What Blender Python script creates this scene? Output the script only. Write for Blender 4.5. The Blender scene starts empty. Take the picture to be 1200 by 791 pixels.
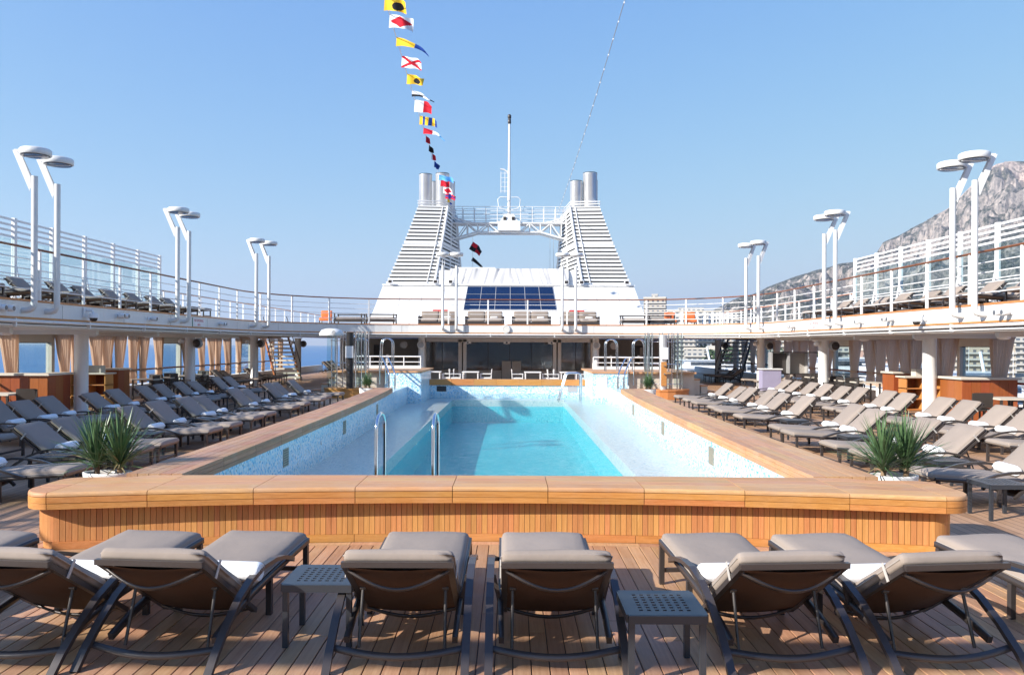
import bpy, bmesh, math, random
from math import sin, cos, pi, sqrt, atan2, radians, exp, tan
from mathutils import Vector, Matrix, noise
S = bpy.context.scene
C = S.collection
random.seed(7)
# ---------------------------------------------------------------- camera, sky, sun
cd = bpy.data.cameras.new('camera'); cam = bpy.data.objects.new('camera', cd); C.objects.link(cam)
cam.location = (0.15, 0, 2.0)
cam.rotation_euler = (radians(90), radians(-0.25), 0)
cd.lens = 27.6; cd.sensor_width = 36; cd.shift_x = 0.00125; cd.shift_y = 0.0075
cd.clip_start = 0.1; cd.clip_end = 90000
S.camera = cam
SUN = Vector((-1.0, -0.58, 0.62)).normalized()      # towards the sun
el = math.asin(SUN.z); az = atan2(SUN.x, SUN.y)
w = bpy.data.worlds.new('World'); S.world = w; w.use_nodes = True
nt = w.node_tree; bg = nt.nodes['Background']
sky = nt.nodes.new('ShaderNodeTexSky'); sky.sky_type = 'NISHITA'; sky.sun_disc = False
sky.sun_elevation = el; sky.sun_rotation = az
sky.altitude = 0; sky.air_density = 1.0; sky.dust_density = 0.15; sky.ozone_density = 3.5
def vm(op, a, b=None):
    n = nt.nodes.new('ShaderNodeVectorMath'); n.operation = op; nt.links.new(a, n.inputs[0])
    if isinstance(b, tuple): n.inputs[1].default_value = b
    elif b is not None: nt.links.new(b, n.inputs[1])
    return n.outputs[0]
EXPO = 1.0; SKY = 0.13
x_ = vm('MULTIPLY', sky.outputs[0], (.205, .205, .205))
num = vm('MULTIPLY', x_, (1.0, 1.60, 6.85)); den = vm('ADD', vm('MULTIPLY', x_, (.37, 1.12, 6.6)), (1.0, 1.0, 1.0))
q_ = 1/(SKY*2**EXPO)
nt.links.new(vm('MULTIPLY', vm('DIVIDE', num, den), (q_, q_, q_)), bg.inputs[0]); bg.inputs[1].default_value = SKY
sl = bpy.data.lights.new('sun', 'SUN'); sl.energy = 5.0; sl.angle = radians(0.5); sl.color = (1.0, 0.945, 0.86)
so = bpy.data.objects.new('sun', sl); C.objects.link(so)
so.rotation_euler = (-SUN).to_track_quat('-Z', 'Y').to_euler()
S.view_settings.view_transform = 'Standard'; S.view_settings.look = 'None'
S.view_settings.exposure = EXPO; S.view_settings.gamma = 1
try:
    S.cycles.max_bounces = 8; S.cycles.transparent_max_bounces = 16
except Exception: pass

# ---------------------------------------------------------------- helpers
def link(o, parent=None):
    C.objects.link(o)
    if parent is not None: o.parent = parent
    return o
def tag(o, label=None, cat=None, group=None, kind=None):
    if label: o['label'] = label
    if cat: o['category'] = cat
    if group: o['group'] = group
    if kind: o['kind'] = kind
    return o
def empty(name, loc=(0,0,0), rz=0, label=None, cat=None, group=None, kind=None):
    o = bpy.data.objects.new(name, None); o.empty_display_size = .1
    o.location = loc; o.rotation_euler = (0, 0, rz); C.objects.link(o)
    return tag(o, label, cat, group, kind)
def rot2(a):
    return cos(a), sin(a)
class MB:
    def __init__(s): s.v = []; s.f = []; s.sm = []
    def add(s, vs, fs, smooth=False):
        n = len(s.v); s.v += [tuple(p) for p in vs]
        s.f += [tuple(i+n for i in f) for f in fs]; s.sm += [smooth]*len(fs); return s
    def box(s, x0, x1, y0, y1, z0, z1):
        return s.add([(x0,y0,z0),(x1,y0,z0),(x1,y1,z0),(x0,y1,z0),(x0,y0,z1),(x1,y0,z1),(x1,y1,z1),(x0,y1,z1)],
              [(0,3,2,1),(4,5,6,7),(0,1,5,4),(1,2,6,5),(2,3,7,6),(3,0,4,7)])
    def bbox(s, x0, x1, y0, y1, z0, z1, b=.004):
        # box with chamfered top edges
        s.add([(x0,y0,z0),(x1,y0,z0),(x1,y1,z0),(x0,y1,z0),(x0,y0,z1-b),(x1,y0,z1-b),(x1,y1,z1-b),(x0,y1,z1-b),
               (x0+b,y0+b,z1),(x1-b,y0+b,z1),(x1-b,y1-b,z1),(x0+b,y1-b,z1)],
              [(0,3,2,1),(8,9,10,11),(0,1,5,4),(1,2,6,5),(2,3,7,6),(3,0,4,7),(4,5,9,8),(5,6,10,9),(6,7,11,10),(7,4,8,11)]); return s
    def hexa(s, p):   # 8 points: bottom 4 ccw, top 4 ccw
        return s.add(p, [(0,3,2,1),(4,5,6,7),(0,1,5,4),(1,2,6,5),(2,3,7,6),(3,0,4,7)])
    def bar(s, p, q, wd, ht=None, up=(0,0,1)):
        p = Vector(p); q = Vector(q); ht = ht or wd; d = (q-p).normalized(); u = Vector(up)
        if abs(d.dot(u)) > .98: u = Vector((0,1,0))
        a = d.cross(u).normalized()*wd/2; b = a.cross(d).normalized()*ht/2
        return s.hexa([p-a-b, p+a-b, p+a+b, p-a+b, q-a-b, q+a-b, q+a+b, q-a+b]) if True else s
    def tube(s, pts, r, n=8, cap=True, r1=None):
        pts = [Vector(p) for p in pts]; m = len(pts); vs = []; ref = None
        for i, p in enumerate(pts):
            d = (pts[min(i+1,m-1)] - pts[max(i-1,0)]).normalized()
            if ref is None: ref = Vector((0,0,1)) if abs(d.z) < .9 else Vector((1,0,0))
            a = d.cross(ref).normalized(); b = a.cross(d).normalized(); ref = b
            rr = r if r1 is None else r + (r1-r)*i/(m-1)
            for k in range(n):
                t = 2*pi*k/n; vs.append(p + a*(cos(t)*rr) + b*(sin(t)*rr))
        fs = [(i*n+k, i*n+(k+1)%n, (i+1)*n+(k+1)%n, (i+1)*n+k) for i in range(m-1) for k in range(n)]
        s.add(vs, fs, True)
        if cap: s.add([vs[k] for k in range(n)]+[vs[(m-1)*n+k] for k in range(n)], [tuple(range(n)), tuple(range(2*n-1, n-1, -1))])
        return s
    def lathe(s, c, prof, n=16, smooth=True, axis='z', sx=1, sy=1):
        vs = []
        for r, h in prof:
            for k in range(n):
                t = 2*pi*k/n; a, b = cos(t)*r*sx, sin(t)*r*sy
                vs.append((c[0]+a, c[1]+b, c[2]+h) if axis == 'z' else ((c[0]+a, c[1]+h, c[2]+b) if axis == 'y' else (c[0]+h, c[1]+a, c[2]+b)))
        m = len(prof)
        fs = [(i*n+k, i*n+(k+1)%n, (i+1)*n+(k+1)%n, (i+1)*n+k) for i in range(m-1) for k in range(n)]
        s.add(vs, fs, smooth)
        s.add([vs[k] for k in range(n)]+[vs[(m-1)*n+k] for k in range(n)], [tuple(range(n-1,-1,-1)), tuple(range(n, 2*n))]); return s
    def prism(s, poly, z0, z1):
        n = len(poly)
        s.add([(x,y,z0) for x,y in poly]+[(x,y,z1) for x,y in poly],
              [tuple(range(n-1,-1,-1)), tuple(range(n,2*n))]+[(i,(i+1)%n,(i+1)%n+n,i+n) for i in range(n)]); return s
    def sweep(s, path, prof, closed=False):
        # path: 2D points (x,y) ; prof: (offset along left normal, z) closed ring
        m = len(path); k = len(prof); vs = []
        for i in range(m):
            a = Vector(path[max(i-1,0)]); b = Vector(path[min(i+1,m-1)]); d = (b-a).normalized(); nrm = Vector((-d.y, d.x))
            for o, z in prof:
                p = Vector(path[i]) + nrm*o; vs.append((p.x, p.y, z))
        fs = [(i*k+j, i*k+(j+1)%k, (i+1)*k+(j+1)%k, (i+1)*k+j) for i in range(m-1) for j in range(k)]
        s.add(vs, fs); s.add(vs[:k]+vs[-k:], [tuple(range(k-1,-1,-1)), tuple(range(k,2*k))]); return s
    def ribbon(s, pts, wv, th, smooth=False):
        # pts in 3D; wv width vector (constant); th thickness
        pts = [Vector(p) for p in pts]; wv = Vector(wv)/2; m = len(pts); vs = []
        for i, p in enumerate(pts):
            d = (pts[min(i+1,m-1)]-pts[max(i-1,0)]).normalized(); nn = d.cross(wv).normalized()*th/2
            vs += [p-wv-nn, p+wv-nn, p+wv+nn, p-wv+nn]
        fs = [(i*4+j, i*4+(j+1)%4, (i+1)*4+(j+1)%4, (i+1)*4+j) for i in range(m-1) for j in range(4)]
        s.add(vs, fs, smooth); s.add(vs[:4]+vs[-4:], [(3,2,1,0),(4,5,6,7)]); return s
    def rbox(s, L, W, T, r, c=(0,0,0), puff=0, M=None, wr=0, seed=0, cuts=8):
        # rounded cushion, size L (y) W (x) T (z)
        H = (W/2, L/2, T/2); rr = (r, r, min(r, T/2*.98))
        def ax(h, q, n):
            e = [-h, -h+q*.3, -h+q]; mid = [-h+q+(2*h-2*q)*i/n for i in range(1, n)]
            return e+mid+[h-q, h-q*.3, h]
        A = (ax(H[0], rr[0], cuts), ax(H[1], rr[1], cuts), ax(H[2], rr[2], 1))
        vmap = {}; vs = []
        def vid(p):
            key = tuple(round(x, 5) for x in p)
            if key not in vmap:
                q = Vector(p); inner = Vector([max(-(H[i]-rr[i]), min(H[i]-rr[i], q[i])) for i in range(3)])
                d = q-inner
                if d.length > 0:
                    dn = Vector([d[i]/rr[i] for i in range(3)]); mx = max(abs(x) for x in dn)
                    if mx > 0: dn = dn.normalized()*mx
                    q = inner + Vector([dn[i]*rr[i] for i in range(3)])
                if puff:
                    f = (1-(p[0]/H[0])**4)*(1-(p[1]/H[1])**4); q.z += puff*f*(1 if p[2] > 0 else 0)
                if wr: q.z += wr*noise.noise(Vector((p[0]*5+seed, p[1]*5, seed)))*(1 if p[2] > 0 else 0)
                q = q+Vector(c)
                if M is not None: q = M @ q
                vmap[key] = len(vs); vs.append(tuple(q))
            return vmap[key]
        fs = []
        for a, b, d in ((0,1,2),(1,2,0),(2,0,1)):
            for side in (-1, 1):
                for i in range(len(A[a])-1):
                    for j in range(len(A[b])-1):
                        cs = []
                        for (u, v) in ((i,j),(i+1,j),(i+1,j+1),(i,j+1)):
                            p = [0,0,0]; p[a] = A[a][u]; p[b] = A[b][v]; p[d] = H[d]*side; cs.append(vid(p))
                        fs.append(tuple(cs) if side > 0 else tuple(reversed(cs)))
        return s.add(vs, fs, True)
    def mesh(s, name, mats):
        me = bpy.data.meshes.new(name); me.from_pydata(s.v, [], s.f); me.polygons.foreach_set('use_smooth', s.sm)
        for m in (mats if isinstance(mats, (list, tuple)) else [mats]): me.materials.append(m)
        me.update(); return me
    def build(s, name, mats, parent=None, label=None, cat=None, group=None, kind=None, loc=None, fix=False):
        me = s.mesh(name, mats)
        if fix:
            b = bmesh.new(); b.from_mesh(me); bmesh.ops.recalc_face_normals(b, faces=b.faces); b.to_mesh(me); b.free()
        o = bpy.data.objects.new(name, me); link(o, parent)
        if loc: o.location = loc
        return tag(o, label, cat, group, kind)
def inst(name, me, parent=None, loc=(0,0,0), rot=(0,0,0), sc=(1,1,1)):
    o = bpy.data.objects.new(name, me); link(o, parent); o.location = loc; o.rotation_euler = rot; o.scale = sc
    return o
def copy_tree(o, parent=None):
    c = o.copy(); C.objects.link(c); c.parent = parent
    for ch in KIDS(o): copy_tree(ch, c)
    return c
def KIDS(o): return [x for x in o.children]

# ---------------------------------------------------------------- materials
def node(nt, t, **k):
    n = nt.nodes.new(t)
    for a, b in k.items(): setattr(n, a, b)
    return n
def mth(nt, op, a, b=None, c=None):
    n = node(nt, 'ShaderNodeMath', operation=op)
    for i, v in enumerate((a, b, c)):
        if v is None: continue
        if isinstance(v, (int, float)): n.inputs[i].default_value = v
        else: nt.links.new(v, n.inputs[i])
    return n.outputs[0]
def mixc(nt, f, a, b, mode='MIX'):
    n = node(nt, 'ShaderNodeMix', data_type='RGBA', blend_type=mode)
    for s_, v in ((0, f), (6, a), (7, b)):
        if isinstance(v, (int, float)): n.inputs[s_].default_value = v
        elif isinstance(v, tuple): n.inputs[s_].default_value = (*v[:3], 1)
        else: nt.links.new(v, n.inputs[s_])
    return n.outputs[2]
def base(name, col=(.5,.5,.5), rough=.5, metal=0, spec=.5):
    m = bpy.data.materials.new(name); m.use_nodes = True; nt = m.node_tree; b = nt.nodes['Principled BSDF']
    b.inputs['Base Color'].default_value = (*col, 1); b.inputs['Roughness'].default_value = rough
    b.inputs['Metallic'].default_value = metal; b.inputs['Specular IOR Level'].default_value = spec
    return m, nt, b
def noisetex(nt, vec, scale, detail=4, rough=.55, dist=0):
    n = node(nt, 'ShaderNodeTexNoise'); n.inputs['Scale'].default_value = scale; n.inputs['Detail'].default_value = detail
    n.inputs['Roughness'].default_value = rough; n.inputs['Distortion'].default_value = dist
    if vec is not None: nt.links.new(vec, n.inputs['Vector'])
    return n.outputs[0]
def vecmap(nt, src, scale=(1,1,1), loc=(0,0,0)):
    n = node(nt, 'ShaderNodeMapping'); n.inputs['Scale'].default_value = scale; n.inputs['Location'].default_value = loc
    nt.links.new(src, n.inputs[0]); return n.outputs[0]
def ramp(nt, fac, stops, interp='LINEAR'):
    n = node(nt, 'ShaderNodeValToRGB'); n.color_ramp.interpolation = interp
    e = n.color_ramp.elements
    while len(e) < len(stops): e.new(.5)
    for q, (p, c) in zip(e, stops): q.position = p; q.color = (*c, 1)
    nt.links.new(fac, n.inputs[0]); return n.outputs[0]
def bump(nt, b, h, strength=.3, dist=.01):
    n = node(nt, 'ShaderNodeBump'); n.inputs['Strength'].default_value = strength; n.inputs['Distance'].default_value = dist
    nt.links.new(h, n.inputs['Height']); nt.links.new(n.outputs[0], b.inputs['Normal'])
def plain(name, col, rough=.5, metal=0, amt=.12, scale=3, spec=.5, coords='Object', rnd=0, bmp=0, bscale=60):
    m, nt, b = base(name, col, rough, metal, spec)
    tc = node(nt, 'ShaderNodeTexCoord')
    f = noisetex(nt, tc.outputs[coords], scale, 5)
    f2 = mth(nt, 'MULTIPLY_ADD', f, 2*amt, 1-amt)
    if rnd:
        oi = node(nt, 'ShaderNodeObjectInfo'); f2 = mth(nt, 'MULTIPLY', f2, mth(nt, 'MULTIPLY_ADD', oi.outputs['Random'], 2*rnd, 1-rnd))
    cb = node(nt, 'ShaderNodeCombineColor')
    for i in range(3): nt.links.new(f2, cb.inputs[i])
    nt.links.new(mixc(nt, 1.0, tuple(col), cb.outputs[0], 'MULTIPLY'), b.inputs['Base Color'])
    nt.links.new(mth(nt, 'MULTIPLY_ADD', f, .2, max(0, rough-.1)), b.inputs['Roughness'])
    if bmp: bump(nt, b, noisetex(nt, tc.outputs[coords], bscale, 3), bmp, .004)
    return m
def wood(name, c1, c2, rough=.55, grain=(1,14,14), rnd=.18, spec=.4, world=False, sc=3, wear=0):
    m, nt, b = base(name, c1, rough, 0, spec)
    oi = node(nt, 'ShaderNodeObjectInfo')
    if world: src = node(nt, 'ShaderNodeNewGeometry').outputs['Position']
    else: src = node(nt, 'ShaderNodeTexCoord').outputs['Object']
    add = node(nt, 'ShaderNodeVectorMath', operation='ADD'); nt.links.new(src, add.inputs[0])
    sc_ = node(nt, 'ShaderNodeVectorMath', operation='SCALE'); nt.links.new(oi.outputs['Random'], sc_.inputs['Scale']); sc_.inputs[0].default_value = (37, 19, 11)
    nt.links.new(sc_.outputs[0], add.inputs[1])
    v = vecmap(nt, add.outputs[0], grain)
    f = noisetex(nt, v, sc, 6, .6, .6)
    fine = noisetex(nt, v, sc*7, 3, .6)
    f = mth(nt, 'ADD', mth(nt, 'MULTIPLY', f, .7), mth(nt, 'MULTIPLY', fine, .3))
    col = ramp(nt, f, [(.3, c2), (.62, c1)])
    hv = node(nt, 'ShaderNodeHueSaturation'); nt.links.new(col, hv.inputs['Color'])
    nt.links.new(mth(nt, 'MULTIPLY_ADD', oi.outputs['Random'], 2*rnd, 1-rnd), hv.inputs['Value'])
    nt.links.new(mth(nt, 'MULTIPLY_ADD', mth(nt, 'FRACT', mth(nt, 'MULTIPLY', oi.outputs['Random'], 17.3)), .02, .49), hv.inputs['Hue'])
    out = hv.outputs[0]
    if wear:
        wn = noisetex(nt, vecmap(nt, src, (1.2, 1.2, 1.2)), 1.6, 6, .7)
        out = mixc(nt, mth(nt, 'MULTIPLY', ramp(nt, wn, [(.45,(0,0,0)),(.7,(1,1,1))]), wear), out, (.42, .33, .26))
    nt.links.new(out, b.inputs['Base Color'])
    nt.links.new(mth(nt, 'MULTIPLY_ADD', f, .3, rough-.15), b.inputs['Roughness'])
    bump(nt, b, f, .25, .003)
    return m
M = {}
def paint(name, col, rough=.4, dirt=.25):
    m, nt, b = base(name, col, rough); tc = node(nt, 'ShaderNodeTexCoord')
    st = noisetex(nt, vecmap(nt, tc.outputs['Object'], (5,5,.35)), 1.6, 6, .7)
    k = mth(nt, 'MULTIPLY', ramp(nt, st, [(.50,(0,0,0)),(.75,(1,1,1))]), dirt)
    n1 = noisetex(nt, tc.outputs['Object'], 1.1, 5)
    nt.links.new(mixc(nt, k, mixc(nt, n1, tuple(c*.93 for c in col), col), (.50,.44,.37)), b.inputs['Base Color'])
    nt.links.new(mth(nt, 'MULTIPLY_ADD', n1, .25, rough-.1), b.inputs['Roughness']); bump(nt, b, n1, .08, .02); return m
M['white'] = paint('white_paint', (.70,.70,.69), .38, .25)
M['handw'] = wood('mahogany_handrail', (.24,.075,.03), (.15,.045,.02), .3, (2,2,14), .05)
M['white2'] = paint('white_steel', (.77,.77,.77), .42, .28)
M['cream'] = plain('cream_panel', (.55,.5,.43), .5, amt=.06)
M['ceil'] = plain('ceiling_panel', (.62,.6,.56), .6, amt=.05)
M['taupe'] = plain('taupe_wall', (.34,.31,.28), .6, amt=.08)
M['teak'] = wood('teak_board', (.54,.235,.07), (.40,.15,.035), .5, (.8,16,16), .10, wear=.12)
M['teakx'] = wood('teak_bleached', (.56,.31,.145), (.42,.20,.08), .55, (.8,16,16), .09, wear=.3)
M['teaky'] = wood('teak_bleached_lengthwise', (.54,.31,.155), (.40,.20,.095), .55, (16,.8,16), .12, wear=.35)
M['teakl'] = wood('teak_weathered', (.48,.25,.13), (.30,.14,.07), .5, (16,.8,16), .16, wear=.45)
M['slat'] = wood('teak_slat', (.53,.245,.085), (.40,.165,.05), .5, (16,16,.8), .12)
M['deckplank'] = wood('deck_plank', (.50,.29,.165), (.33,.165,.085), .5, (16,.6,16), .20, wear=.25)
M['capwood'] = wood('varnished_cap', (.52,.22,.08), (.36,.13,.04), .3, (2,2,14), .05)
M['barwood'] = wood('cherry_panel', (.32,.09,.025), (.23,.06,.018), .35, (14,14,.7), .08)
M['black'] = plain('black_caulk', (.02,.02,.02), .6)
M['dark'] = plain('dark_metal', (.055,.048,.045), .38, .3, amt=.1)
M['bronze'] = plain('bronze_frame', (.060,.050,.048), .33, .25, amt=.1, scale=6)
M['sling'] = plain('brown_sling', (.065,.030,.015), .65, amt=.15, scale=9, bmp=.3, bscale=300)
M['cush'] = plain('taupe_cushion', (.285,.235,.20), .85, amt=.10, scale=4, spec=.2, rnd=.07, bmp=1.0, bscale=9)
M['piping'] = plain('cushion_piping', (.33,.29,.26), .85)
M['strap'] = plain('cushion_strap', (.45,.42,.39), .7)
M['towel'] = plain('white_towel', (.84,.84,.84), .95, amt=.05, scale=14, spec=.1, bmp=.8, bscale=160)
M['chrome'] = plain('chrome', (.72,.73,.74), .12, 1, amt=.03)
M['steel'] = plain('brushed_steel', (.66,.66,.66), .36, .6, amt=.12, scale=2)
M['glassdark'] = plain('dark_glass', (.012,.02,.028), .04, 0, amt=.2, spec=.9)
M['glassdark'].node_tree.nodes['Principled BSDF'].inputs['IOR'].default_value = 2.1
M['glassblue'] = plain('blue_glass', (.005,.016,.055), .05, 0, amt=.3, scale=.7, spec=.8)
M['orange'] = plain('orange_cushion', (.65,.16,.04), .8)
M['red'] = plain('red_case', (.62,.05,.04), .5)
def clothmat(name, col):
    m = bpy.data.materials.new(name); m.use_nodes = True; nt = m.node_tree; nt.nodes.remove(nt.nodes['Principled BSDF'])
    tc = node(nt, 'ShaderNodeTexCoord'); f = noisetex(nt, vecmap(nt, tc.outputs['Object'], (60,60,4)), 3, 4)
    c = mixc(nt, f, col, tuple(x*.75 for x in col))
    d = node(nt, 'ShaderNodeBsdfDiffuse'); t = node(nt, 'ShaderNodeBsdfTranslucent'); nt.links.new(c, d.inputs[0]); nt.links.new(c, t.inputs[0])
    mx = node(nt, 'ShaderNodeMixShader'); mx.inputs[0].default_value = .45
    nt.links.new(d.outputs[0], mx.inputs[1]); nt.links.new(t.outputs[0], mx.inputs[2]); nt.links.new(mx.outputs[0], nt.nodes['Material Output'].inputs[0]); return m
M['curtain'] = clothmat('beige_curtain', (.68,.48,.34)); M['curtain2'] = clothmat('taupe_curtain', (.76,.57,.44))
M['leaf'] = plain('yucca_leaf', (.085,.155,.065), .4, amt=.45, scale=6)
M['stem'] = plain('yucca_stem', (.22,.15,.09), .9, amt=.3, scale=30)
M['soil'] = plain('bark_chips', (.30,.15,.08), .95, amt=.5, scale=40, bmp=1, bscale=50)
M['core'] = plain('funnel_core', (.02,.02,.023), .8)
M['tabm'] = plain('table_metal', (.04,.045,.055), .36, .2)
M['pot'] = plain('white_planter', (.78,.77,.75), .45, amt=.04)
M['grey'] = plain('grey_housing', (.35,.35,.36), .5)
M['lens'] = plain('lamp_lens', (.10,.11,.13), .15, amt=.1)
M['redtxt'] = plain('red_lettering', (.55,.05,.06), .6, amt=.02)
M['ink'] = plain('dark_lettering', (.05,.07,.14), .6, amt=.02)
M['signw'] = plain('sign_board', (.74,.72,.72), .5, amt=.02)
M['green'] = plain('sign_edge', (.02,.22,.12), .5)
M['fyel'] = plain('flag_yellow', (.80,.50,.04), .8, spec=.1)
M['fred'] = plain('flag_red', (.55,.02,.035), .8, spec=.1)
M['fblue'] = plain('flag_blue', (.02,.06,.28), .8, spec=.1)
M['fsky'] = plain('flag_pale_blue', (.12,.38,.75), .8, spec=.1)
M['fblk'] = plain('flag_black', (.02,.02,.025), .8, spec=.1)
M['fwht'] = plain('flag_white', (.78,.78,.78), .8, spec=.1)
M['cloth'] = plain('white_canvas', (.60,.59,.585), .85, spec=.1, amt=.05)
def schlick(nt, f0, nrm=None):
    geo = node(nt, 'ShaderNodeNewGeometry'); d = node(nt, 'ShaderNodeVectorMath', operation='DOT_PRODUCT')
    nt.links.new(geo.outputs['Incoming'], d.inputs[0]); nt.links.new(nrm if nrm is not None else geo.outputs['Normal'], d.inputs[1])
    c = mth(nt, 'SUBTRACT', 1.0, mth(nt, 'MINIMUM', mth(nt, 'ABSOLUTE', d.outputs['Value']), 1.0))
    return mth(nt, 'MULTIPLY_ADD', mth(nt, 'POWER', c, 5.0), 1-f0, f0)
def glassmat(name, tint, refl=.06):
    m = bpy.data.materials.new(name); m.use_nodes = True; nt = m.node_tree; nt.nodes.remove(nt.nodes['Principled BSDF'])
    t = node(nt, 'ShaderNodeBsdfTransparent'); t.inputs[0].default_value = (*tint, 1)
    g = node(nt, 'ShaderNodeBsdfGlossy'); g.inputs['Roughness'].default_value = .02
    mx = node(nt, 'ShaderNodeMixShader'); nt.links.new(schlick(nt, .045), mx.inputs[0])
    nt.links.new(t.outputs[0], mx.inputs[1]); nt.links.new(g.outputs[0], mx.inputs[2])
    nt.links.new(mx.outputs[0], nt.nodes['Material Output'].inputs[0]); return m
M['glass'] = glassmat('clear_glass', (.86,.93,.93))
M['glasst'] = glassmat('tinted_glass', (.72,.83,.86))
def mosaic(name, stops, cell=.035, blk=False):
    m, nt, b = base(name, (.5,.7,.8), .22)
    g = node(nt, 'ShaderNodeNewGeometry')
    dv = node(nt, 'ShaderNodeVectorMath', operation='SCALE'); nt.links.new(g.outputs['Position'], dv.inputs[0]); dv.inputs['Scale'].default_value = 1/cell
    off = node(nt, 'ShaderNodeVectorMath', operation='ADD'); nt.links.new(dv.outputs[0], off.inputs[0]); off.inputs[1].default_value = (.31,.27,.37)
    fl = node(nt, 'ShaderNodeVectorMath', operation='FLOOR'); nt.links.new(off.outputs[0], fl.inputs[0])
    wn = node(nt, 'ShaderNodeTexWhiteNoise', noise_dimensions='3D'); nt.links.new(fl.outputs[0], wn.inputs[0])
    big = noisetex(nt, g.outputs['Position'], 1.2, 3)
    f = mth(nt, 'ADD', wn.outputs[0], mth(nt, 'MULTIPLY_ADD', big, .3, -.15))
    nt.links.new(ramp(nt, f, stops, 'CONSTANT'), b.inputs['Base Color'])
    return m
M['mosaic'] = mosaic('pool_mosaic', [(0,(.74,.78,.80)),(.34,(.52,.70,.80)),(.60,(.33,.60,.78)),(.84,(.13,.40,.66)),(.96,(.35,.42,.42))], .03)
M['mosaicpale'] = mosaic('ledge_mosaic', [(0,(.74,.64,.60)),(.5,(.68,.59,.56)),(.8,(.56,.53,.52)),(.95,(.42,.46,.48))])
M['mosaicdeep'] = mosaic('deep_mosaic', [(0,(.17,.60,.63)),(.4,(.09,.53,.58)),(.8,(.05,.45,.53)),(.95,(.035,.31,.42))], .03)
# water: transparent skin with fresnel gloss, absorbing volume
def watermat():
    m = bpy.data.materials.new('pool_water'); m.use_nodes = True; nt = m.node_tree; nt.nodes.remove(nt.nodes['Principled BSDF'])
    t = node(nt, 'ShaderNodeBsdfTransparent'); t.inputs[0].default_value = (1,1,1,1)
    g = node(nt, 'ShaderNodeBsdfGlossy'); g.inputs['Roughness'].default_value = .03
    geo = node(nt, 'ShaderNodeNewGeometry')
    h = noisetex(nt, vecmap(nt, geo.outputs['Position'], (1,1.3,1)), 4.2, 7, .7, 1.0)
    bp = node(nt, 'ShaderNodeBump'); bp.inputs['Strength'].default_value = 1.0; bp.inputs['Distance'].default_value = .2
    nt.links.new(h, bp.inputs['Height']); nt.links.new(bp.outputs[0], g.inputs['Normal'])
    mx = node(nt, 'ShaderNodeMixShader'); nt.links.new(mth(nt, 'MULTIPLY', schlick(nt, .02, bp.outputs[0]), .85), mx.inputs[0])
    nt.links.new(t.outputs[0], mx.inputs[1]); nt.links.new(g.outputs[0], mx.inputs[2])
    out = nt.nodes['Material Output']; nt.links.new(mx.outputs[0], out.inputs[0])
    va = node(nt, 'ShaderNodeVolumeAbsorption'); va.inputs[0].default_value = (.0,.74,.82,1); va.inputs[1].default_value = .10
    nt.links.new(va.outputs[0], out.inputs[1]); return m
M['water'] = watermat()
def seamat():
    m, nt, b = base('sea_water', (.012,.06,.13), .3, 0, .25)
    geo = node(nt, 'ShaderNodeNewGeometry')
    h = noisetex(nt, geo.outputs['Position'], .25, 8, .7)
    bump(nt, b, h, .6, .8)
    big = noisetex(nt, vecmap(nt, geo.outputs['Position'], (.002,.006,.01)), 1, 4)
    nt.links.new(mixc(nt, big, (.01,.09,.26), (.02,.14,.34)), b.inputs['Base Color'])
    return m
M['sea'] = seamat()
def deckmat():
    m, nt, b = base('teak_deck', (.4,.27,.17), .5)
    geo = node(nt, 'ShaderNodeNewGeometry'); sx = node(nt, 'ShaderNodeSeparateXYZ'); nt.links.new(geo.outputs['Position'], sx.inputs[0])
    u = mth(nt, 'DIVIDE', sx.outputs[0], .115); fu = mth(nt, 'FRACT', u); iu = mth(nt, 'FLOOR', u)
    vv = mth(nt, 'MULTIPLY_ADD', iu, .37, mth(nt, 'DIVIDE', sx.outputs[1], 2.6)); fv = mth(nt, 'FRACT', vv); iv = mth(nt, 'FLOOR', vv)
    cb = node(nt, 'ShaderNodeCombineXYZ'); nt.links.new(iu, cb.inputs[0]); nt.links.new(iv, cb.inputs[1])
    wn = node(nt, 'ShaderNodeTexWhiteNoise', noise_dimensions='3D'); nt.links.new(cb.outputs[0], wn.inputs[0])
    g = noisetex(nt, vecmap(nt, geo.outputs['Position'], (40,1.6,1)), 1, 5)
    c = ramp(nt, mth(nt, 'ADD', mth(nt, 'MULTIPLY', wn.outputs[0], .6), mth(nt, 'MULTIPLY', g, .4)), [(.1,(.32,.18,.10)),(.9,(.48,.29,.175))])
    ln = mth(nt, 'MAXIMUM', mth(nt, 'LESS_THAN', fu, .07), mth(nt, 'LESS_THAN', fv, .004))
    nt.links.new(mixc(nt, ln, c, (.025,.018,.014)), b.inputs['Base Color'])
    return m
M['deck'] = deckmat()
def ceilmat(): return plain('deck_underside', (.42,.40,.37), .6, amt=.15, scale=2)
M['under'] = ceilmat()
M['leafdry'] = plain('dry_leaf', (.24,.19,.09), .6, amt=.4, scale=6)
# ---------------------------------------------------------------- sea and ship body
sea = MB(); sea.add([(-13000,-6000,-20),(13000,-6000,-20),(13000,14000,-20),(-13000,14000,-20)], [(0,1,2,3)])
sea.build('sea', M['sea'], kind='structure')
HW = 14.2
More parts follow.
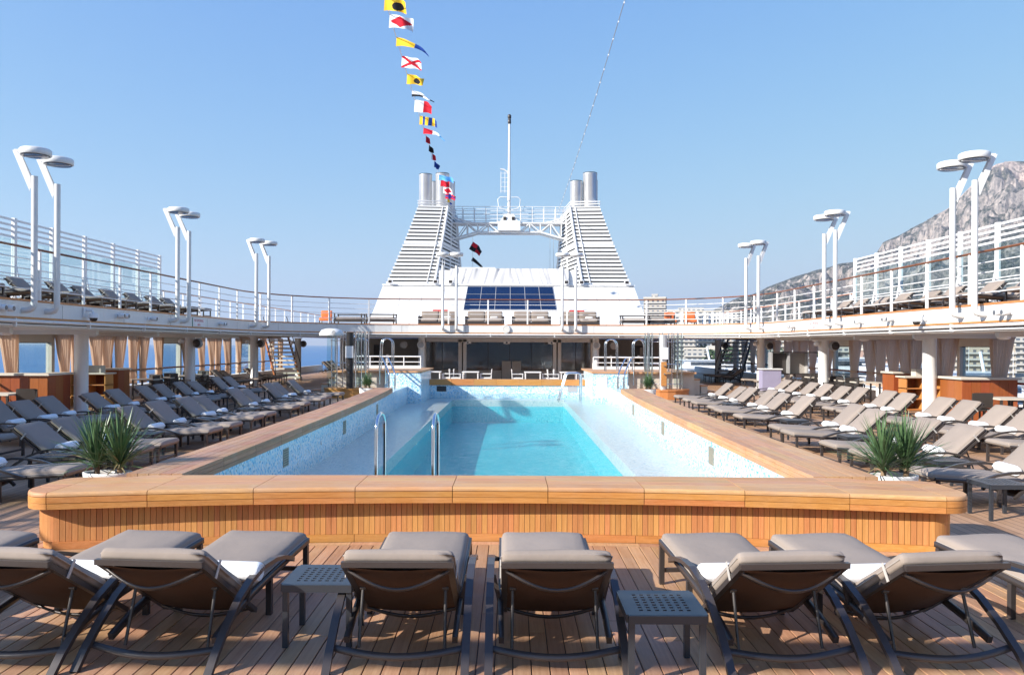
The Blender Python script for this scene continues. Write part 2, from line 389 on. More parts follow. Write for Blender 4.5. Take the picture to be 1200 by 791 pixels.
# pool outline (inner faces)
def XL(y):
    y = min(y, 27)
    return -3.45 - .30*(max(0, y-8.6)/17.4)**3
def XR(y):
    y = min(y, 27)
    return 3.48 + .32*(max(0, y-8.6)/17.4)**3
def YF(x): return 8.02 - .42*min(1, abs(x)/4.3)**2       # face of the slatted front wall
deck = MB()
deck.box(-HW, -4.0, 8.2, 60, -.3, 0); deck.box(4.0, HW, 8.2, 60, -.3, 0)
deck.box(-4.0, 4.0, 33.4, 60, -.3, 0)
deck.box(-HW, HW, -12, 1.2, -.3, 0); deck.box(-HW, -6.2, 1.2, 8.2, -.3, 0); deck.box(6.2, HW, 1.2, 8.2, -.3, 0)
dk = deck.build('deck', M['deck'], kind='structure')
MB().box(-6.2, 6.2, 1.2, 8.2, -.3, -.008).build('caulking_bed', M['black'], dk)
# near planks one by one
PW = .115; pm = {}
def plankmesh(L):
    k = round(L, 2)
    if k not in pm: pm[k] = MB().bbox(-PW/2+.0035, PW/2-.0035, 0, L-.004, -.03, 0, .003).mesh('plank', M['deckplank'])
    return pm[k]
rp = random.Random(3)
cnt = 0
nx = int(12.4/PW)
for i in range(nx):
    x = -6.2 + PW*(i+.5) + (12.4-nx*PW)/2
    yb = YF(x) - .14 if abs(x) < 4.35 else 8.2
    cuts = [1.2]; y = 1.2
    a = 3.9 + (i*.618 % 1)*2.6
    segs = [1.2, a, yb]
    for s0, s1 in zip(segs, segs[1:]):
        inst('plank', plankmesh(s1-s0), dk, (x, s0, 0)); cnt += 1
# margin boards along the foot of the pool front
for i in range(9):
    x0 = -4.35 + i*8.7/9; x1 = x0 + 8.7/9 - .004
    b = MB(); b.hexa([(x0,YF(x0)-.135,-.03),(x1,YF(x1)-.135,-.03),(x1,YF(x1)-.03,-.03),(x0,YF(x0)-.03,-.03),
                      (x0,YF(x0)-.135,.002),(x1,YF(x1)-.135,.002),(x1,YF(x1)-.03,.002),(x0,YF(x0)-.03,.002)])
    b.build('margin_board', M['deckplank'], dk)
hull = MB(); hull.box(-HW-.15, -HW, -12, 60, -19, .45); hull.box(HW, HW+.15, -12, 60, -19, .45); hull.box(-HW, HW, 59.8, 60, -19, 0); hull.box(-HW, HW, -12, -11.8, -19, 0)
tag(hull.build('ship_hull', M['white']), kind='structure')

# ---------------------------------------------------------------- swimming pool
pool = empty('swimming_pool', (0, 7.9, 0), 0, 'long raised deck swimming pool clad in teak slats with mosaic lined walls', 'pool')
def pchild(mb, name, mat, **k):
    o = mb.build(name, mat, pool, **k); o.location = (0, -7.9, 0); return o
wl, wr_ = MB(), MB()
ys = [8.3 + (33.3-8.3)*i/20 for i in range(21)]
for a, b in zip(ys, ys[1:]):
    a_, b_ = a, b
    wl.hexa([(-4.0,a,-.5),(XL(a),a,-.5),(XL(b),b,-.5),(-4.0,b,-.5),(-4.0,a,.412),(XL(a),a,.412),(XL(b),b,.412),(-4.0,b,.412)])
    wr_.hexa([(XR(a),a,-.5),(4.1,a,-.5),(4.1,b,-.5),(XR(b),b,-.5),(XR(a),a,.412),(4.1,a,.412),(4.1,b,.412),(XR(b),b,.412)])
pchild(wl, 'side_wall', M['mosaic'], label='left mosaic side wall of the pool'); pchild(wr_, 'side_wall', M['mosaic'], label='right mosaic side wall of the pool')
pchild(MB().box(-4, 4, 33, 33.35, -.5, .31), 'end_wall', M['mosaic'])
# front wall core (curved)
fw = MB(); N = 24
for i in range(N):
    a = -4.28 + 8.56*i/N; b = a + 8.56/N
    fw.hexa([(a,YF(a)+.03,-.5),(b,YF(b)+.03,-.5),(b,8.5,-.5),(a,8.5,-.5),(a,YF(a)+.03,.412),(b,YF(b)+.03,.412),(b,8.5,.412),(a,8.5,.412)])
pchild(fw, 'front_wall', M['black'])
# shallow ledge with hole for the deep basin
L0, L1, LY0, LY1 = -2.22, 2.32, 9.6, 32.0
lg = MB(); lg.box(-4.0, L0, 8.5, 33, -.5, -.24); lg.box(L1, 4.05, 8.5, 33, -.5, -.24)
lg.box(L0, L1, 8.5, LY0, -.5, -.24); lg.box(L0, L1, LY1, 33, -.5, -.24)
pchild(lg, 'shallow_ledge', M['mosaicpale'])
bs = MB(); bs.box(L0-.1, L1+.1, LY0-.1, LY1+.1, -1.3, -1.15)
bs.box(L0-.1, L0+.001, LY0, LY1, -1.15, -.501); bs.box(L1-.001, L1+.1, LY0, LY1, -1.15, -.501); bs.box(L0, L1, LY0-.1, LY0+.001, -1.15, -.501); bs.box(L0, L1, LY1-.001, LY1+.1, -1.15, -.501)
pchild(bs, 'deep_basin', M['mosaicdeep'])
# ledge rim tiles
rim = MB(); rim.box(L0-.12, L0+.002, LY0, LY1, -.24, -.236); rim.box(L1-.002, L1+.12, LY0, LY1, -.24, -.236)
pchild(rim, 'rim_tiles', M['mosaicpale'])
wt = MB()
poly = [(-3.6,8.4),(3.6,8.4),(3.98,24),(3.98,33.1),(-3.98,33.1),(-3.98,24)]
wt.prism(poly, -.245, -.03)
# deep body joined on: separate closed volume just beneath the shallow sheet
tagw = wt.build('pool_water', M['water'], kind='structure', fix=True)
# rebuild as one closed solid: shallow slab + deep well
me = tagw.data; b = bmesh.new()
top = [b.verts.new((x,y,-.03)) for x,y in poly]; low = [b.verts.new((x,y,-.26)) for x,y in poly]
hole = [b.verts.new(p) for p in ((L0-.01,LY0-.01,-.26),(L1+.01,LY0-.01,-.26),(L1+.01,LY1+.01,-.26),(L0-.01,LY1+.01,-.26))]
bot = [b.verts.new((v.co.x, v.co.y, -1.2)) for v in hole]
b.faces.new(top)
for i in range(6): b.faces.new((low[i], low[(i+1)%6], top[(i+1)%6], top[i]))
for i in range(4): b.faces.new((bot[i], bot[(i+1)%4], hole[(i+1)%4], hole[i]))
b.faces.new(list(reversed(bot)))
for q in ((low[0],hole[0],hole[1],low[1]), (low[1],hole[1],low[2]), (low[2],hole[1],hole[2],low[3]), (low[3],hole[2],hole[3],low[4]), (low[4],hole[3],low[5]), (low[5],hole[3],hole[0],low[0])): b.faces.new(q)
bmesh.ops.recalc_face_normals(b, faces=b.faces); b.to_mesh(me); b.free()
# vertical teak slats on the front
SW = .0545; ns = int(8.56/SW)
sm_ = MB().bbox(-SW/2+.002, SW/2-.002, -.012, .012, .075, .411, .001).mesh('slat', M['slat'])
sm2 = MB().box(-SW/2+.002, SW/2-.002, -.012, .012, .075, .411).mesh('slat', M['slat'])
for i in range(ns):
    x = -4.28 + SW*(i+.5); dy = (YF(x+.01)-YF(x-.01))/.02
    inst('slat', sm2, pool, (x, YF(x)+.018-7.9, 0), (0,0,math.atan(dy)))
for i in range(9):
    x0 = -4.28 + i*8.56/9; x1 = x0+8.56/9-.005
    b = MB(); b.hexa([(x0,YF(x0)-.012,0),(x1,YF(x1)-.012,0),(x1,YF(x1)+.03,0),(x0,YF(x0)+.03,0),(x0,YF(x0)-.012,.073),(x1,YF(x1)-.012,.073),(x1,YF(x1)+.03,.073),(x0,YF(x0)+.03,.073)])
    pchild(b, 'plinth_board', M['teak'])
# rounded end cheeks
for sx in (-1, 1):
    for k in range(12):
        a = -pi/2 + (k+.5)*pi/2/12; r = .22; cx = sx*4.28; cy = YF(4.28)+.24
        if k < 9:
            o = inst('slat', sm2, pool, (cx+sx*cos(a)*r, cy+sin(a)*r-7.9, 0), (0,0,(a+pi/2) if sx > 0 else -(a+pi/2)))
            o.scale = (.75,1,1)
    q = MB().lathe((sx*4.28, YF(4.28)+.24, 0), [(.2,.0),(.2,.411)], 24)
    q.box(min(sx*4.28, sx*4.1), max(sx*4.28, sx*4.1)+.0, YF(4.28)+.1, 8.45, 0, .41)
    q.box(min(sx*4.28, sx*4.48), max(sx*4.28,sx*4.48), YF(4.28)+.24, 8.3, 0, .41)
    pchild(q, 'end_cheek', M['slat'])
# front coping: blocks of three top boards over two face boards, rounded nose
XA, XB = -4.56, 4.62
seams = [-4.27, -3.38, -2.39, -1.40, -.43, .53, 1.49, 2.47, 3.45, 4.31]
def yo(x):   # outer edge, rounded at the ends
    y = YF(max(-4.28, min(4.28, x))) - .13
    e = .27
    for end, s_ in ((XA, 1), (XB, -1)):
        d = (x-end)*s_
        if d < e: y += e - sqrt(max(0, e*e-(e-d)**2))
    return y
def yi(x):
    y = 8.60 - .10*(x/4.3)**2 - (.12 if abs(x) > 3.9 else 0)
    e = .18
    for end, s_ in ((XA, 1), (XB, -1)):
        d = (x-end)*s_
        if d < e: y -= e - sqrt(max(0, e*e-(e-d)**2))
    return y
def strip(x0, x1, f0, f1, z0, z1, nose=0, n=6):
    # slab between fractions f0..f1 of the depth; nose rounds the outer top edge
    b = MB(); vs = []; prof = []
    rows = []
    for i in range(n+1):
        x = x0 + (x1-x0)*i/n; a, c = yo(x), yi(x); p0 = a+(c-a)*f0; p1 = a+(c-a)*f1
        if nose: ring = [(p0+.004, z0),(p0, z0+.004)] + [(p0+nose*(1-cos(t)), z1-nose+nose*sin(t)) for t in [k*pi/2/4 for k in range(5)]] + [(p1, z1),(p1, z0)]
        else: ring = [(p0, z0),(p0, z1-.003),(p0+.003, z1),(p1-.003, z1),(p1, z1-.003),(p1, z0)]
        rows.append([(x, yy, zz) for yy, zz in ring])
    k = len(rows[0])
    for r in rows: vs += r
    fs = [(i*k+j, (i+1)*k+j, (i+1)*k+(j+1)%k, i*k+(j+1)%k) for i in range(n) for j in range(k)]
    b.add(vs, fs); b.add(rows[0]+rows[-1], [tuple(range(k)), tuple(range(2*k-1,k-1,-1))]); return b
ed = [XA] + seams + [XB]
G = .007
for i, (x0, x1) in enumerate(zip(ed, ed[1:])):
    a, c = x0+G/2, x1-G/2; n = 14 if i in (0, len(ed)-2) else 5
    if i == 0: a = x0+.002
    if i == len(ed)-2: c = x1-.002
    pchild(strip(a, c, .0, .30, .5315, .574, .028, n), 'top_board', M['teakx'])
    pchild(strip(a, c, .306, .53, .53, .574, 0, n), 'top_board', M['teakx'])
    pchild(strip(a, c, .535, .765, .53, .574, 0, n), 'top_board', M['teakx'])
    pchild(strip(a, c, .77, 1.0, .53, .574, 0, n), 'top_board', M['teakx'])
    pchild(strip(a, c, .0, .9, .473, .5275, 0, n), 'face_board', M['teak'])
    pchild(strip(a, c, .004, .9, .413, .469, 0, n), 'face_board', M['teak'])
# side copings
def side_cop(side, y0, y1, first):
    XI = XL if side < 0 else XR; wd = .62 if side < 0 else .72; nb = 5
    for j in range(nb):
        f0, f1 = j/nb, (j+1)/nb
        b = MB(); g = .007/wd
        p = [(XI(y)+side*wd*f, y) for f, y in ((f0+g/2,y0+G),(f1-g/2,y0+G),(f1-g/2,y1),(f0+g/2,y1))]
        if side < 0: p = [p[1], p[0], p[3], p[2]]
        b.hexa([(x,y,.53) for x,y in p]+[(x,y,.574) for x,y in p]); pchild(b, 'top_board', M['teakl' if side < 0 else 'teaky'])
    for z0, z1 in ((.473,.5275),(.413,.469)):
        b = MB(); p = [(XI(y)+side*d, y) for d, y in ((0,y0+G),(wd*.99,y0+G),(wd*.99,y1),(0,y1))]
        if side < 0: p = [p[1], p[0], p[3], p[2]]
        b.hexa([(x,y,z0) for x,y in p]+[(x,y,z1) for x,y in p]); pchild(b, 'face_board', M['teakl' if side < 0 else 'teaky'])
y = 8.62
bl = [8.62]
while bl[-1] < 25.5: bl.append(bl[-1]+1.25)
bl[-1] = 26.0
for side in (-1, 1):
    for y0, y1 in zip(bl, bl[1:]): side_cop(side, max(y0, 8.53), y1, 0)
    # end coping of the raised corner: closing plates
# outer cladding of side walls
for side in (-1, 1):
    XI = XL if side < 0 else XR; wd = .56 if side < 0 else .66
    b = MB()
    for a, c in zip(bl, bl[1:]):
        p = [(XI(y)+side*d, y) for d, y in ((wd-.16,a),(wd,a),(wd,c),(wd-.16,c))]
        if side < 0: p = [p[1], p[0], p[3], p[2]]
        b.hexa([(x,y,0) for x,y in p]+[(x,y,.41) for x,y in p])
    pchild(b, 'side_cladding', M['slat'])
# back coping
for i in range(7):
    x0 = -3.27 + 6.6*i/7; x1 = x0 + 6.6/7 - .006
    pchild(MB().bbox(x0, x1, 32.95, 33.25, .31, .55), 'face_board', M['teak'])
    pchild(MB().bbox(x0, x1, 33.254, 33.55, .50, .55), 'top_board', M['teakx'])
# wall vents and inlets
M['ventm'] = plain('vent_metal', (.30,.28,.22), .5, .3)
def vent(side, y, z0=.04, z1=.33, w_=.30, mat='ventm'):
    XI = XL if side < 0 else XR; x = XI(y)
    f = MB(); a, c = (x, x+.008) if side < 0 else (x-.008, x)
    f.box(a-.01, c, y-w_/2, y+w_/2, z0, z1); o = pchild(f, 'vent_plate', M[mat])
    s_ = MB()
    for k in range(7):
        z = z0+.03+(z1-z0-.06)*k/6; s_.box(a-.002 if side>0 else c, a if side>0 else c+.002, y-w_/2+.02, y+w_/2-.02, z-.008, z+.008)
    sl_ = s_.build('grille', M['dark'], o)
for y in (11.0+1.6, 17.2, 22.0): vent(-1, y)
for y in (13.0, 17.3, 22.2): vent(1, y)
for side in (-1, 1):
    XI = XL if side < 0 else XR
    for y in (10.6, 15.0, 19.6):
        q = MB().lathe((XI(y), y, .12), [(.04, -.012),(.04,.012),(.02,.014)], 12, axis='x'); pchild(q, 'inlet', M['steel'])
pchild(MB().box(-2.95,-2.55,32.98,33.0,.05,.27), 'vent_plate', M['dark']); pchild(MB().box(2.55,2.95,32.98,33.0,.05,.27), 'vent_plate', M['grey'])

# hoop ladders in the pool front
def hooprail(x, y, h, lab, sp=.5, slope=.35, name='pool_ladder'):
    e = empty(name, (x, y, -.03), 0, lab, 'pool ladder', 'chrome ladders of the pool')
    for s_ in (0, 1):
        X = s_*sp; pts = []
        for k in range(13):
            t = pi*k/12; pts.append((X, -slope/2*cos(t)*1.0, h-.12+.12*sin(t)))
        pts = [(X, -slope/2, -.2)] + pts + [(X, slope/2, -.6)]
        MB().tube(pts, .024, 10).build('handrail', M['chrome'], e)
    for z in (-.3,-.55): MB().box(0, sp, slope/2-.04, slope/2+.04, z-.015, z+.015).build('tread', M['steel'], e)
    return e
for nm, X in (('ladder', -1.43),):
    e = empty('pool_ladder', (-1.43, 9.55, 0), 0, 'chrome hooped pool ladder rising behind the near wooden coping', 'pool ladder')
    for s_ in (0, .67):
        pts = [(s_, -.33, -.24)] + [(s_, -.30*cos(pi*k/12), 1.0+.16*sin(pi*k/12)) for k in range(13)] + [(s_, .31, -.9)]
        MB().tube(pts, .021, 10).build('handrail', M['chrome'], e)
        MB().lathe((s_, -.33, -.24), [(.05,0),(.05,.02)], 12).build('flange', M['chrome'], e)
    for z in (-.35,-.65): MB().box(0, .67, .27, .35, z-.015, z+.015).build('tread', M['steel'], e)
e = empty('pool_ladder', (2.35, 31, 0), 0, 'chrome slanting ladder at the far right corner of the deep water', 'pool ladder')
for s_ in (0, .7):
    pts = [(-.30, s_, -.24), (.0, s_, .82), (.06, s_, .88), (.14, s_, .9), (.5, s_, .9), (.57, s_, .87), (.6, s_, .8), (.6, s_, -.24)]
    MB().tube(pts, .028, 8).build('handrail', M['chrome'], e)
for z in (-.1, .15): MB().box(-.28, -.2, 0, .7, z-.015, z+.015).build('tread', M['steel'], e)

# ---------------------------------------------------------------- raised hot tub corners at the far end
for side, sn in ((-1, 'left'), (1, 'right')):
    t = empty('hot_tub_block', (side*4.0, 30, 0), 0, f'raised mosaic clad hot tub block at the far {sn} corner of the pool', 'hot tub')
    a, c = (-.66, .74) if side < 0 else (-.72, .68)
    MB().box(a, c, 0, 3.6, -.3, .93).build('wall', M['mosaic'], t)
    MB().box(min(a, -side*-.0-2.6) if side < 0 else c+.003, a-.003 if side < 0 else 3.2, .15, 4.6, 0, .93).build('wall', M['cream'], t)
    x0, x1 = (-2.65, .76) if side < 0 else (-.74, 3.25)
    n = 4
    for k in range(n):
        u0 = x0+(x1-x0)*k/n; u1 = x0+(x1-x0)*(k+1)/n-.006
        MB().bbox(u0, u1, -.03, .27, .932, 1.0).build('rim_board', M['teakx'], t)
    MB().box(x0, x1, .274, 4.6, .932, .995).build('platform', M['teaky'], t)
    if side > 0: # service door outlined in the mosaic
        MB().box(-.56, -.16, -.008, .0, .02, .8).build('service_door', M['mosaicpale'], t)
        for q in ((-.58,-.56,.0,.82),(-.16,-.14,.0,.82)): MB().box(q[0], q[1], -.006, 0, q[2], q[3]).build('door_frame', M['steel'], t)
    # steps up the outer side
    for k in range(3):
        zz = .24*(k+1); xx = (-2.65-.3*(3-k)) if side < 0 else (3.25+.3*(2-k))
        MB().bbox(xx, xx+.3, .6, 2.2, zz-.05, zz).build('step', M['teakx'], t)
        MB().box(xx+.02, xx+.28, .62, 2.18, 0, zz-.052).build('riser', M['cream'], t)
    # white railing
    r = empty('tub_railing', (side*4.0, 33.2, 1.0), 0, f'low white steel railing behind the {sn} hot tub block', 'railing')
    u0, u1 = (-2.5, .35) if side < 0 else (-.35, 2.7)
    for z in (.5,.27): MB().tube([(u0,0,z),(u1,0,z)], .03 if z > .4 else .02, 8).build('rail', M['white2'], r)
    k = 0; u = u0
    while u <= u1+.01: MB().tube([(u,0,0),(u,0,.5)], .024, 8).build('post', M['white2'], r); u += (u1-u0)/4
    MB().box(u0, u1, -.02, .02, .0, .12).build('kick_plate', M['white2'], r)
    # arched grab rails
    for j, (ax, ay, wds) in enumerate(((.95, -.3, .62), (.0, -.5, .62)) if side < 0 else ((.15, -.3, .55), (1.2, -.5, .55))):
        xx = side*4.0 + (-1.6+ax if side < 0 else ax-.1)
        g = empty('arched_grab_rail', (xx, 30.6+ay, 1.0), 0, f'tall arched chrome grab rail on the {sn} hot tub, {"nearer the pool" if (j==0) == (True) else "farther from the pool"}', 'grab rail')
        for d in (0, .45):
            pts = [(-wds/2 if side < 0 else wds/2, d, -.6)]+[((-wds/2+.05)*(1 if side<0 else -1) if False else ((-.22*cos(pi*k/10)-.0)*(1 if side < 0 else -1)), d, 1.02+.22*sin(pi*k/10)) for k in range(11)]+[((.22) if side < 0 else -.22, d, -.0)]
            MB().tube(pts, .021, 8).build('rail', M['chrome'], g)
        for z in (.3,.6): MB().tube([(-.0,0,z),(-.0,.45,z)], .018, 6).build('rung', M['chrome'], g)
    # stair handrail from the ledge up to the tub
    g = empty('step_handrail', (side*4.25, 28.9, 0), 0, f'bent chrome handrail pair climbing from the pool ledge to the {sn} tub', 'handrail')
    for d in (0, .22*side):
        pts = [(d-.15*side,0,-.24),(d-.15*side,0,.85),(d-.13*side,.0,.95),(d+.02*side,.5,1.15),(d+.25*side,.9,1.5),(d+.35*side,1.0,1.52),(d+.38*side,1.05,1.45),(d+.38*side,1.06,.5)]
        MB().tube(pts, .028, 8).build('rail', M['chrome'], g)
    # shower enclosure
    X0 = side*6.0
    s_ = empty('outdoor_shower', (X0, 30, 0), 0, f'chrome and glass outdoor shower stand on a teak base, {sn} of the pool', 'shower')
    ba = MB().lathe((0, 0, 0), [(1.0,0),(1.0,.3),(1.03,.3),(1.03,.36)], 20, smooth=False, sx=.95, sy=.8); ba.build('base', M['teak'], s_)
    for px in (-.62,-.42,-.2,.28,.5,.66) if side < 0 else (-.66,-.5,-.1,.25,.45,.62):
        for py in (-.3, .3):
            MB().tube([(px,py,.36),(px,py,2.5)], .026 if px*side < .5 else .02, 8).build('pole', M['chrome'], s_)
    for z in (.55,1.3,2.15):
        for py in (-.3,.3): MB().tube([(-.66,py,z),(.66,py,z)], .014, 6).build('cross_rail', M['chrome'], s_)
    for a_ in (-.62,.5): MB().box(a_-.18, a_+.18, -.315,-.305,.45,2.4).build('glass_panel', M['glass'], s_)
    cx = .12 if side < 0 else -.12
    if side < 0:
        MB().box(cx-.12, cx+.12, -.62,-.45,.36,2.45).build('shower_column', M['dark'], s_)
        hd = MB(); hd.lathe((-.62,-.35,2.33), [(.50,0),(.52,.08),(.40,.22),(.18,.27)], 18, sx=.9, sy=.8); hd.build('hood', M['white'], s_)
        MB().lathe((-.45,-.76,2.45), [(.07,-.01),(.07,.01),(.04,.012)], 14, axis='y').build('hood_ring', M['grey'], s_)
    else:
        MB().lathe((cx, -.5, .36), [(.13,0),(.13,1.15),(.15,1.5),(.16,2.05)], 16).build('shower_column', M['steel'], s_)
        MB().box(cx-.10, cx+.10, -.66,-.62,.5,1.4).build('timber_strip', M['capwood'], s_)
    MB().box(cx-.15, cx+.15, -.69,-.665,1.5,1.94).build('notice_panel', M['signw'], s_)
    for z in (.95,1.25): MB().tube([(cx,-.66,z),(cx,-.78,z)], .03, 8).build('tap', M['chrome'], s_)
    MB().lathe((cx,-.1,2.3), [(.02,.1),(.12,0),(.12,-.02)], 14).build('shower_head', M['chrome'], s_)

# ---------------------------------------------------------------- upper deck ring
FX = 11.0; R = 6.2
path = [(-FX, -12), (-FX, 0)] + [(-FX, y) for y in (8, 16, 24, 30, 31.6)]
for k in range(1, 13):
    t = pi - (pi/2)*k/12; path.append((-FX+R+R*cos(t), 31.8+R*sin(t)))
right = [(-x, y) for x, y in reversed(path)]
path = path + [(-2,38),(0,38),(2,38)] + right
me_b = bmesh.new()
def ringslab(mb, z0, z1):
    # quads between path and outer boundary
    vs = []; n = len(path); outer = []
    for i, (x, y) in enumerate(path):
        if y < 31.7: outer.append((HW*(1 if x > 0 else -1), y))
        else:
            outer.append((max(-HW, min(HW, x*1.45)) if abs(x) > 4.7 else x*1.45, 59.5 if abs(x) < 9.8 else 31.7+ (59.5-31.7)*(abs(x)*-1+11)/1.2))
    for (x, y), (ox, oy) in zip(path, outer): vs += [(x,y,z0),(x,y,z1),(ox,oy,z0),(ox,oy,z1)]
    fs = []
    for i in range(n-1):
        a = i*4; b = a+4
        fs += [(a,b,b+1,a+1),(a+1,b+1,b+3,a+3),(a,a+2,b+2,b),(a+2,a+3,b+3,b+2)]
    mb.add(vs, fs)
ud = MB(); ringslab(ud, 2.46, 2.97)
upd = ud.build('upper_deck', M['white'], kind='structure', fix=True)
def sw(name, prof, mat, **k): return MB().sweep(path, prof).build(name, mat, upd, fix=True, **k)
# path runs left side forward then right side back: left normal points outboard
sw('deck_covering', [(.15,2.972),(.15,2.99),(2.9,2.99),(2.9,2.972)], M['deck'])
sw('cap_strip', [(-.03,2.955),(-.03,3.005),(.12,3.005),(.12,2.955)], M['capwood'])
sw('fascia', [(-.012,2.60),(-.012,2.925),(.02,2.925),(.02,2.60)], M['white'])
sw('fascia_lip', [(-.02,2.926),(-.02,2.953),(.02,2.953),(.02,2.926)], M['white2'])
sw('lower_strip', [(-.03,2.555),(-.03,2.598),(.02,2.598),(.02,2.555)], M['capwood'])
sw('shadow_gap', [(.02,2.40),(.02,2.554),(.05,2.554),(.05,2.40)], M['black'])
sw('pipe', [(-.05+.04*cos(a),2.50+.035*sin(a)) for a in [k*pi/4 for k in range(8)]], M['white2'])
sw('pipe', [(.03+.03*cos(a),2.415+.028*sin(a)) for a in [k*pi/4 for k in range(8)]], M['white2'])
sw('soffit', [(.06,2.36),(.06,2.45),(3.1,2.45),(3.1,2.36)], M['ceil'])
for side in (-1, 1):
    for k in range(9):
        y = 3+3.75*k; MB().box(side*11.3 if side>0 else -14.1, side*11.3 if side<0 else 14.1, y-.07, y+.07, 2.24, 2.36).build('ceiling_beam', M['ceil'], upd)
# panel seams on the fascia
def along(s0):   # point and direction at arc length along path
    acc = 0
    for a, b in zip(path, path[1:]):
        L = math.hypot(b[0]-a[0], b[1]-a[1])
        if acc+L >= s0: t = (s0-acc)/L; d = ((b[0]-a[0])/L, (b[1]-a[1])/L); return (a[0]+(b[0]-a[0])*t, a[1]+(b[1]-a[1])*t), d
        acc += L
    return path[-1], d
PL = sum(math.hypot(b[0]-a[0], b[1]-a[1]) for a, b in zip(path, path[1:]))
seam_me = MB().box(-.006, .006, -.004, .0, 2.60, 2.925).mesh('panel_seam', M['grey'])
br_me = MB().box(-.02, .02, -.07, .02, 2.38, 2.56).mesh('pipe_bracket', M['white2'])
s0 = 16
while s0 < PL-16:
    p, d = along(s0); a = atan2(d[1], d[0])
    n_ = (-d[1], d[0])
    o = inst('panel_seam', seam_me, upd, (p[0]-n_[0]*.0135, p[1]-n_[1]*.0135, 0), (0,0,a))
    p, d = along(s0+1.2)
    o = inst('pipe_bracket', br_me, upd, (p[0], p[1], 0), (0,0,atan2(d[1], d[0])))
    s0 += 3.1
# railing along the edge
rl = empty('upper_railing', (0, 38, 3.0), 0, 'long curved white railing with varnished wooden handrail around the upper deck edge', 'railing')
def rsw(name, prof, mat): o = MB().sweep(path, prof).build(name, mat, rl, fix=True); o.location = (0,-38,-3.0)
rsw('handrail', [(.02+.04*cos(a),4.2+.028*sin(a)) for a in [k*pi/4 for k in range(8)]], M['handw'])
for z in (3.25, 3.48, 3.71, 3.94): rsw('rail', [(.02+.014*cos(a), z+.014*sin(a)) for a in [k*pi/3 for k in range(6)]], M['white2'])
post_me = MB().bbox(-.035,.035,-.025,.025,0,1.18).mesh('post', M['white2'])
tot = PL; npost = int(tot/1.9)
for i in range(npost+1):
    p, d = along(i*tot/npost)
    inst('post', post_me, rl, (p[0]-d[1]*.02, p[1]+d[0]*.02-38, .0), (0,0,atan2(d[1], d[0])))

# unseen gantry added behind the camera to cast a shade band across the foreground
gt = empty('shade_gantry', (0, -.5, 3.0), 0, 'white gantry added unseen above and behind the camera to shade the foreground', 'gantry')
MB().box(-14.1, 14.1, -.06, .06, 2.80, 3.19).build('beam', M['white2'], gt)
for x in (-14.0, 14.0): MB().box(x-.1, x+.1, -.1, .1, -.03, 2.79).build('post', M['white2'], gt)
# outboard windscreens
for side, sn in ((-1,'left'),(1,'right')):
    ws = empty('windscreen', (side*14.0, 16, 3.0), 0, f'tall white louvred windscreen with glass panes along the {sn} edge of the upper deck', 'windscreen')
    ysl = [-5.4+1.85*k for k in range(21)]
    for y in ysl:
        MB().bbox(-.05,.05,y-16-.06,y-16+.06,0,2.55).build('post', M['white2'], ws)
        MB().bar((-side*.05,y-16,1.2),(-side*.28,y-16,.02),.04,.06).build('brace', M['white2'], ws)
    for z in (2.5,2.34,2.18,2.02): MB().box(-.06 if side<0 else .02, -.02 if side<0 else .06, ysl[0]-16, ysl[-1]-16, z-.03, z+.03).build('louvre', M['white2'], ws)
    for a, c in zip(ysl, ysl[1:]): MB().box(-.006,.006,a-16+.06,c-16-.06,.55,1.96).build('glass_pane', M['glass'], ws)
    for z in (.15,.35,.5,.75,.95): MB().tube([(-side*.12,ysl[0]-16,z),(-side*.12,ysl[-1]-16,z)], .018, 6).build('rail', M['white2'], ws)
    MB().box(-.08,.08,ysl[0]-16,ysl[-1]-16,-.06,.06).build('sill', M['white2'], ws)
    # plain rail beyond the windscreen
    r2 = empty('outboard_railing', (side*14.0, 45, 3.0), 0, f'plain white railing at the {sn} edge beyond the windscreen', 'railing')
    MB().tube([(0,-13.4,1.15),(0,14,1.15)], .03, 8).build('handrail', M['capwood'], r2)
    for z in (.3,.58,.86): MB().tube([(0,-13.4,z),(0,14,z)], .014, 6).build('rail', M['white2'], r2)
    for k in range(15): MB().box(-.03,.03,-13+1.9*k-.03,-13+1.9*k+.03,0,1.15).build('post', M['white2'], r2)

# ---------------------------------------------------------------- columns
lab_y = ['nearest', 'second', 'third', 'farthest']
for side, sn in ((-1,'left'),(1,'right')):
    for i, y in enumerate((22.4, 30, 37.5, 45.2)):
        e = empty('column', (side*12.1, y, 0), 0, f'round white column under the {sn} upper deck, {lab_y[i]} from the camera in its line', 'column', 'white columns under the upper deck')
        MB().lathe((0,0,0), [(.24,0),(.24,.06),(.185,.1),(.185,2.30),(.24,2.34),(.24,2.36)], 24).build('shaft', M['white'], e)
        if i:
            sp = MB().lathe((.34 if side<0 else .36,-.15,2.02), [(.0,-.1),(.17,-.09),(.19,.0),(.19,.06)], 18, axis='y').build('speaker', M['grey'], e)
            MB().lathe((.34 if side<0 else .36,-.25,2.02), [(.15,0),(.13,-.02),(.0,-.02)], 18, axis='y').build('speaker_mesh', M['dark'], sp)
            MB().lathe((-.3,-.1,2.1), [(.03,.1),(.11,.04),(.11,-.05),(.06,-.08)], 12).build('spotlight', M['white2'], e)
